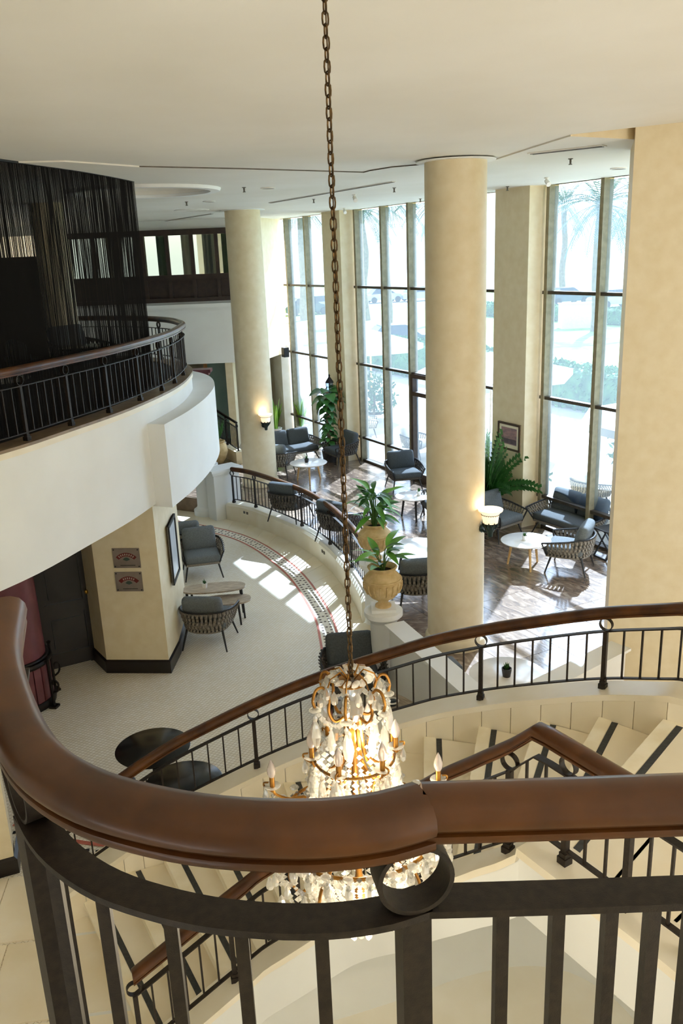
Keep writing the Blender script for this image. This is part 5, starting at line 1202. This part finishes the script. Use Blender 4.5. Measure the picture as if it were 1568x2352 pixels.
# ------------------------------------------------------------------ wall lanterns, speaker
def lantern(p, n, label):
    rz = math.atan2(n.y, n.x); t = thing('wall_lantern', label, 'wall lamp', p, rz, group='iron wall lanterns')
    m = MB(); m.box((.01, 0, 0), (.02, .08, .3)); m.build('wall_plate', 'iron_dark', t, smooth=None)
    m = MB(); m.tube(crom([(0, 0, -.05), (.1, 0, -.08), (.2, 0, -.02), (.25, 0, .06)], 4), .012, 6); m.build('arm', 'iron_dark', t)
    m = MB(); m.lathe([(.05, .06), (.09, .08), (.1, .3), (.08, .32)], (.25, 0, 0), 6); m.f = [f for f in m.f if len(f) == 4]; m.build('glass', 'window_glass', t, smooth=None)
    m = MB(); m.lathe([(.12, .3), (.11, .33), (.04, .42), (.02, .45), (.03, .48), (.001, .52)], (.25, 0, 0), 6); m.lathe([(.001, .0), (.05, .06), (.06, .08), (.05, .085)], (.25, 0, 0), 6)
    for i in range(6): a = 2*PI*i/6; m.tube([(.25+.09*math.cos(a), .09*math.sin(a), .08), (.25+.1*math.cos(a), .1*math.sin(a), .31)], .006, 4)
    m.build('cage', 'iron_dark', t, smooth=None)
p = fp(-3.75, -.37, 0); 
lantern(fp(-3.45, -.37, at(760, 905, -3).z*fp(-3.45, -.37).length/at(760, 905, -3).xy.length), -FN, 'black iron lantern on the pillar above the climbing plant')
d = FW+RT*((637-784)/FPX)-UP*((862-1176)/FPX); p = d*(26.35/d.y); lantern(p, Vector((-.15, -1, 0)), 'black iron lantern on the shaded far wall')
q = fp(-7.3, -.3, 0); d = FW+RT*((655-784)/FPX)-UP*((809-1176)/FPX); k = q.dot(FN)/d.dot(FN); p = d*k
t = thing('wall_speaker', 'small black loudspeaker above the narrow far pier', 'speaker', p, FRZ)
m = MB(); m.box((0, 0, 0), (.2, .14, .26)); m.build('cabinet', 'speaker', t, smooth=None); m = MB(); m.box((0, -.075, 0), (.17, .01, .22)); m.build('grille', 'grille', t, smooth=None); m = MB(); m.box((0, .08, 0), (.05, .06, .05)); m.build('bracket', 'speaker', t, smooth=None)
# ------------------------------------------------------------------ ceiling fittings
def vent(x0, y0, x1, y1, label, wd=.07):
    a, b = at(x0, y0, CZ), at(x1, y1, CZ); t = thing('ceiling_vent', label, 'vent', (a+b)/2, math.atan2(b.y-a.y, b.x-a.x), group='slot vents'); ln = (b-a).length
    m = MB(); m.box((0, 0, -.006), (ln, wd, .01)); m.build('frame', 'white_metal', t, smooth=None)
    for s in (-1, 1): m = MB(); m.box((0, s*wd*.2, -.013), (ln-.04, wd*.2, .006)); m.build('slot', 'vent_and_shadow_dark', t, smooth=None)
vent(620, 465, 905, 416, 'long slot vent crossing the soffit left of the chain top'); vent(1217, 352, 1388, 333, 'slot vent near the right pier', .14); vent(352, 511, 488, 490, 'slot vent over the mezzanine window')
for x, y, lb in ((560, 430, 'sprinkler head left of the chain near the dome'), (428, 463, 'sprinkler head under the dome edge'), (720, 457, 'sprinkler head above the far column'), (905, 431, 'sprinkler head left of the mid column top'), (1310, 364, 'sprinkler head below the right slot vent'), (965, 456, 'sprinkler head just left of the mid column'), (1165, 428, 'sprinkler head above the picture pillar')):
    p = at(x, y, CZ); t = thing('sprinkler', lb, 'sprinkler', p, group='ceiling sprinklers')
    m = MB(); m.lathe([(.03, -.002), (.028, -.008), (.012, -.012), (.012, -.05), (.001, -.05)], n=12); m.build('body', 'vent_and_shadow_dark', t); m = MB(); m.lathe([(.001, -.07), (.022, -.068), (.022, -.064), (.006, -.05)], n=12); m.build('deflector', 'vent_and_shadow_dark', t)
for x, y, lb in ((615, 431, 'flush round ceiling speaker near the sprinkler'), (480, 462, 'flush round ceiling speaker by the dome'), (1420, 386, 'flush round ceiling speaker near the right window'), (440, 482, 'large flush ceiling disc above the mezzanine')):
    p = at(x, y, CZ); t = thing('ceiling_speaker', lb, 'speaker', p, group='flush ceiling speakers'); r = .11 if x != 440 else .35
    m = MB(); m.lathe([(r, 0), (r, -.012), (r*.85, -.016), (r*.85, -.01)], n=28); m.build('rim', 'white_metal', t); m = MB(); m.lathe([(r*.85, -.011), (.001, -.012)], n=28); m.build('grille', 'vent_and_shadow_dark' if r < .2 else 'white_metal', t)
for x, y, lb in ((1255, 408, 'small white ceiling spotlight near the right window head'), (995, 448, 'small white ceiling spotlight beside the mid column'), (813, 447, 'small white ceiling spotlight right of the chain'), (790, 478, 'small white ceiling spotlight at the far pillar head')):
    p = at(x, y, CZ); t = thing('ceiling_spotlight', lb, 'spotlight', p, group='white ceiling spotlights')
    m = MB(); m.lathe([(.035, 0), (.035, -.012), (.01, -.014), (.01, -.04), (.001, -.04)], n=14); m.build('mount', 'white_metal', t); m = MB(); m.tube([(0, .02, -.04), (.02, -.06, -.1)], [.03, .038], 12); m.build('head', 'white_metal', t)
# step lights on the curb face
for i, f in enumerate((.16, .5)):
    p = railc[int(len(railc)*f)]; nx = railc[int(len(railc)*f)+1]; d = (nx-p).normalized(); n = Vector((d.y, -d.x, 0)); n = n if n.x < 0 else n
    q = p+n*.165; t = thing('step_light', ['pair of tiny step lights on the curb near the far pier', 'pair of tiny step lights on the curb at mid railing'][i], 'light', (q.x, q.y, L-.1), math.atan2(d.y, d.x))
    for s in (-.05, .05): m = MB(); m.box((s, 0, 0), (.05, .02, .05)); m.build('lamp', 'vent_and_shadow_dark', t, smooth=None)
# glazed screen and timber frame below the mezzanine
t = thing('glass_screen', 'pale green glass screen with orange timber frame below the mezzanine', 'screen', (-3.6, 24.2, L))
a, b = aty(487, 1000, 24.2), aty(560, 1000, 24.2)
m = MB(); m.box(((a.x+b.x)/2+3.6+.35, 0, 1.1), (b.x-a.x+.7, .03, 2.2)); m.build('pane', 'teal_glass', t, smooth=None)
m = MB(); m.box((a.x+3.6-.02, -.02, 1.1), (.1, .1, 2.3)); m.build('frame_post', 'orange_wood', t, smooth=None)
m = MB(); m.tube([(a.x+3.6+.12, -.06, .8), (a.x+3.6+.12, -.06, 1.2)], .015, 6); m.build('handle', 'brass', t)
p = aty(465, 865, 21.5); t = thing('wooden_canopy', 'red brown wooden canopy end behind the balcony band', 'canopy', p)
m = MB(); m.prism([(-.5, -.1), (.22, -.1), (.22, .3), (-.5, .3)], .1, .18); m.prism([(-.5, -.05), (.16, -.05), (.16, .3), (-.5, .3)], .03, .1); m.build('cornice', 'maroon', t, smooth=None)
m = MB(); m.prism([(-.5, 0), (.1, 0), (.1, .3), (-.5, .3)], -.5, .03); m.build('body', 'maroon', t, smooth=None)
# ------------------------------------------------------------------ outside
GZ = L-.05
m = MB(); m.prism([tuple(fp(t, o)[:2]) for t, o in ((-60, .3), (60, .3), (60, 11), (-60, 11))], GZ-.3, GZ); o = struct(m.build('floor_terrace', 'outer_paving', smooth=None)); o['label'] = 'pale paved terrace outside the windows'
m = MB(); m.prism([tuple(fp(t, o)[:2]) for t, o in ((-90, 11), (90, 11), (90, 34), (-90, 34))], GZ-.3, GZ-.02); o = struct(m.build('ground_lawn', 'lawn', smooth=None)); o['label'] = 'sunlit lawn beyond the terrace'
m = MB(); m.prism([tuple(fp(t, o)[:2]) for t, o in ((-130, 34), (130, 34), (130, 42), (-130, 42))], GZ-.3, GZ-.04); o = struct(m.build('ground_drive', 'asphalt', smooth=None)); o['label'] = 'pale driveway beyond the lawn'
m = MB(); m.prism([tuple(fp(t, o)[:2]) for t, o in ((-130, 42), (130, 42), (130, 60), (-130, 60))], GZ-.3, GZ-.02); o = struct(m.build('ground_verge', 'lawn', smooth=None)); o['label'] = 'far green verge'
m = MB(); m.prism([tuple(fp(t, o)[:2]) for t, o in ((-200, 60), (200, 60), (200, 220), (-200, 220))], GZ-.3, GZ-.04); o = struct(m.build('ground_road', 'asphalt', smooth=None)); o['label'] = 'distant road'
m = MB(); m.prism([(-60, -40), (60, -40), (30, -3), (-30, -3)], T-.5, T-.4); struct(m.build('ground_rear', 'outer_paving', smooth=None))
def foliage(m, c, sz, n, r_, lf=.22):
    for i in range(n):
        while True:
            q = Vector((r_.uniform(-1, 1), r_.uniform(-1, 1), r_.uniform(-1, 1)))
            if q.length < 1: break
        q = q*(.75+.25*r_.random()); p = Vector(c)+Vector((q.x*sz[0], q.y*sz[1], q.z*sz[2])); e = Vector((r_.gauss(0, 1), r_.gauss(0, 1), r_.gauss(0, 1))).normalized(); f = e.orthogonal().normalized()
        m.add([p-e*lf, p+f*lf*.5, p+e*lf, p-f*lf*.5], [(0, 1, 2, 3)])
def gp(px, py, z=GZ): return at(px, py, z)
def hedge(a, b, th, h, label, seed):
    r_ = random.Random(seed); a, b = Vector(a), Vector(b); t = thing('hedge', label, 'hedge', (a+b)/2, math.atan2(b.y-a.y, b.x-a.x), group='garden hedges'); ln = (b-a).length
    m = MB(); m.cushion((0, 0, h/2), (ln, th, h), min(th, h)*.2, puff=.05); m.build('core', 'hedge', t)
    m = MB()
    for i in range(int(ln*th*60+ln*h*120)):
        f = r_.random(); s = r_.choice((-1, 1)); 
        if r_.random() < .4: p = Vector((r_.uniform(-.5, .5)*ln, r_.uniform(-.5, .5)*th, h+r_.uniform(-.02, .08)))
        else: p = Vector((r_.uniform(-.5, .5)*ln, s*(th/2+r_.uniform(-.02, .08)), r_.uniform(0, 1)*h))
        e = Vector((r_.gauss(0, 1), r_.gauss(0, 1), r_.gauss(0, 1))).normalized(); g = e.orthogonal().normalized(); m.add([p-e*.1, p+g*.05, p+e*.1, p-g*.05], [(0, 1, 2, 3)])
    stuff(m.build('leaves', 'hedge', t, smooth=None))
hedge(fp(1.5, 9.2, GZ), fp(7.2, 9.0, GZ), 1.6, 1.5, 'tall clipped green hedge seen through the right window', 1)
hedge(fp(-9, 9.5, GZ), fp(-1.5, 9.3, GZ), 1.2, 1.25, 'clipped hedge behind the parasol outside the middle window', 2)
hedge(fp(-19, 9.5, GZ), fp(-10, 9.5, GZ), 1.2, 1.4, 'clipped hedge outside the far left window', 3)
hedge(fp(2.2, 19, GZ), fp(6.5, 18.2, GZ), 3.2, 2.6, 'big boxy hedge on the lawn beyond the right window', 4)
hedge(fp(-40, 32, GZ), fp(-12, 32, GZ), 1.5, .9, 'long low hedge along the driveway', 5)
def shrub(p, h, w_, label, seed):
    r_ = random.Random(seed); t = thing('shrub', label, 'shrub', p, group='terrace shrubs')
    m = MB(); m.tube([(0, 0, 0), (.05, 0, h*.6)], .04, 6); m.build('stem', 'trunk', t)
    m = MB(); foliage(m, (0, 0, h*.55), (w_, w_, h*.5), 420, r_, .1); stuff(m.build('foliage', 'hedge', t, smooth=None))
shrub(fp(2.9, 3.4, GZ), 1.7, .8, 'loose green shrub outside the right window, left one', 7); shrub(fp(4.3, 3.6, GZ), 1.9, .9, 'loose green shrub outside the right window, middle one', 8); shrub(fp(5.6, 3.0, GZ), 1.6, .8, 'loose green shrub outside the right window, right one', 9)
shrub(fp(-7.5, 3, GZ), 1.5, .9, 'loose green shrub outside the far left window', 10); shrub(fp(-3.2, 5.2, GZ), 1.3, .8, 'loose green shrub outside the middle window', 12)
def palm(p, h, label, seed, cr=3.0):
    r_ = random.Random(seed); t = thing('palm_tree', label, 'palm', p, r_.random()*6, group='palms beyond the lawn')
    m = MB(); pts = [Vector((.12*math.sin(k), .1*math.cos(k*1.3), h*k/8)) for k in range(9)]; m.tube(pts, [.32-.012*k for k in range(9)], 9); m.build('trunk', 'trunk', t)
    for i in range(34):
        a = i*2.4; el = r_.uniform(-.5, 1.25); m = MB(); d = Vector((math.cos(a)*math.cos(el), math.sin(a)*math.cos(el), math.sin(el))); q = Vector((pts[-1].x, pts[-1].y, h)); P = [q]
        for k in range(9): d = (d+Vector((0, 0, -.16))).normalized(); P.append(P[-1]+d*cr/9)
        m.tube(P, .025, 3)
        for k in range(1, 10):
            dd_ = (P[k]-P[k-1]).normalized(); sd = dd_.cross(Vector((0, 0, 1))).normalized()
            for s in (-1, 1):
                for hf in (0, .33, .66):
                    b = P[k]-dd_*cr/9*hf; e = (sd*s+dd_*.8+Vector((0, 0, -.35))).normalized()*cr*.2*math.sin(PI*(k/11+.1)); m.add([b, b+e*.5+dd_*.035, b+e, b+e*.5-dd_*.035], [(0, 1, 2, 3)])
        m.build('frond', 'palm', t, smooth=None)
for i, (x, y, h, lb) in enumerate(((1365, 760, 7.2, 'palm with drooping crown filling the right window top'), (1445, 720, 8.0, 'palm at the right edge of the right window'), (890, 750, 8.6, 'palm with wide crown behind the middle window'), (1010, 740, 8.4, 'palm beside the mid column behind the middle window'), (840, 735, 8.2, 'palm at the left side of the middle window'), (700, 735, 8.8, 'palm beyond the far left window'), (1290, 690, 8.5, 'distant palm at the left of the right window'))):
    q = gp(x, y, GZ); palm((q.x, q.y, GZ-.05), h, lb, 20+i, 3.6)
def car(p, rz, mt, label):
    t = thing('car', label, 'car', p, rz, group='parked cars')
    m = MB(); pr = [(-2.1, .3), (-2.15, .7), (-2.0, .85), (-1.2, .92), (1.0, .95), (1.95, .8), (2.12, .65), (2.1, .3)]
    n = len(pr); m.add([(x, -.85, z) for x, z in pr]+[(x, .85, z) for x, z in pr], [tuple(range(n)), tuple(range(2*n-1, n-1, -1))]+[(i, i+n, (i+1) % n+n, (i+1) % n) for i in range(n)]); m.build('body', mt, t, smooth=None)
    m = MB(); pr = [(-1.55, .9), (-1.0, 1.42), (.35, 1.45), (1.1, .93)]; n = 4; m.add([(x, -.78+.1*(z > 1), z) for x, z in pr]+[(x, .78-.1*(z > 1), z) for x, z in pr], [tuple(range(n)), tuple(range(2*n-1, n-1, -1))]+[(i, i+n, (i+1) % n+n, (i+1) % n) for i in range(n)]); m.build('cabin', 'car_glass', t, smooth=None)
    m = MB(); m.box((-.32, 0, 1.45), (1.25, 1.3, .04)); m.build('roof', mt, t, smooth=None)
    for x in (-1.3, 1.3):
        for y in (-.85, .85):
            m = MB(); m.lathe([(.001, -.1), (.3, -.1), (.32, 0), (.3, .1), (.001, .1)], n=14); M = Matrix.Rotation(PI/2, 3, 'X'); m.v = [M @ v+Vector((x, y, .32)) for v in m.v]; m.build('wheel', 'tyre', t)
for i, (x, y, a, mt, lb) in enumerate(((912, 808, .2, 'car_dark', 'dark car on the driveway behind the middle window'), (880, 694, .3, 'car_silver', 'silver car in the far row, left of two behind the middle window'), (962, 690, .3, 'car_silver', 'silver car in the far row beside the mid column'), (1300, 698, .3, 'car_dark', 'dark car in the far row behind the right window'), (1410, 705, .3, 'car_silver', 'silver car in the far row at the right pier'), (705, 722, .3, 'car_dark', 'dark car beyond the far left window'), (735, 715, .3, 'car_silver', 'silver car beyond the far left window'))):
    q = gp(x, y, GZ); car((q.x, q.y, GZ-.04), a, mt, lb)
def parasol(p, label, r=1.7, h=2.3):
    t = thing('parasol', label, 'parasol', p, group='white terrace parasols')
    m = MB(); m.tube([(0, 0, 0), (0, 0, h+.35)], .03, 8); m.build('pole', 'wood_pale', t)
    m = MB(); n = 8; c = Vector((0, 0, h+.4)); rim = [Vector((r*math.cos(2*PI*i/n), r*math.sin(2*PI*i/n), h-.1)) for i in range(n)]; low = [v-Vector((0, 0, .15)) for v in rim]
    m.add([c]+rim+low+[c-Vector((0, 0, .02))], [(0, 1+i, 1+(i+1) % n) for i in range(n)]+[(1+i, 1+n+i, 1+n+(i+1) % n, 1+(i+1) % n) for i in range(n)]); m.build('canopy', 'canvas', t, smooth=None)
    for i in range(n): m = MB(); m.tube([c-Vector((0, 0, .06)), rim[i]-Vector((0, 0, .03))], .012, 4); m.build('rib', 'wood_pale', t)
    m = MB(); m.box((0, 0, .05), (.6, .6, .1)); m.build('base', 'pot_dark', t, smooth=None)
parasol(fp(-2.2, 3.4, GZ), 'white parasol outside the middle window', 2.1, 2.1); parasol(fp(4.6, 2.6, GZ), 'white parasol outside the right window', 2.0, 2.0); parasol(fp(-8.6, 3.6, GZ), 'white parasol outside the far left window')
def out_table(p, label): return round_table(p, .45, .72, 'table_white', 'wood_pale', label, 'terrace tables')
out_table(tuple(fp(-1.7, 1.6, GZ)), 'white terrace table outside the middle window'); out_table(tuple(fp(4.3, 1.7, GZ)), 'white terrace table outside the right window')
CH['out'] = chair_meshes(.7, .7, 'outer_paving', 'canvas', ((0, .5),))
for i, (tt, oo, a, lb) in enumerate(((-2.6, 1.3, 60, 'pale terrace armchair outside the middle window, left one'), (-.9, 2.2, 200, 'pale terrace armchair outside the middle window by the door'), (-1.7, 2.6, 150, 'pale terrace armchair behind the terrace table'), (3.2, 1.6, 110, 'pale terrace armchair outside the right window'), (5.4, 1.5, -60, 'pale terrace armchair near the right pier'), (-5.6, 1.6, 90, 'pale terrace armchair outside the far left window'))):
    q = fp(tt, oo, GZ); seat('out', q.x, q.y, GZ, a, 'terrace_armchair', lb, 'armchair', 'terrace armchairs')
# white box on the lawn
q = gp(1325, 752, GZ); t = thing('utility_box', 'pale utility box on the drive beyond the right window', 'box', (q.x, q.y, GZ-.04))
m = MB(); m.box((0, 0, .75), (2.2, 1.0, 1.5)); m.build('body', 'white_metal', t, smooth=None); m = MB(); m.box((0, 0, 1.53), (2.3, 1.1, .06)); m.build('lid', 'white_metal', t, smooth=None)
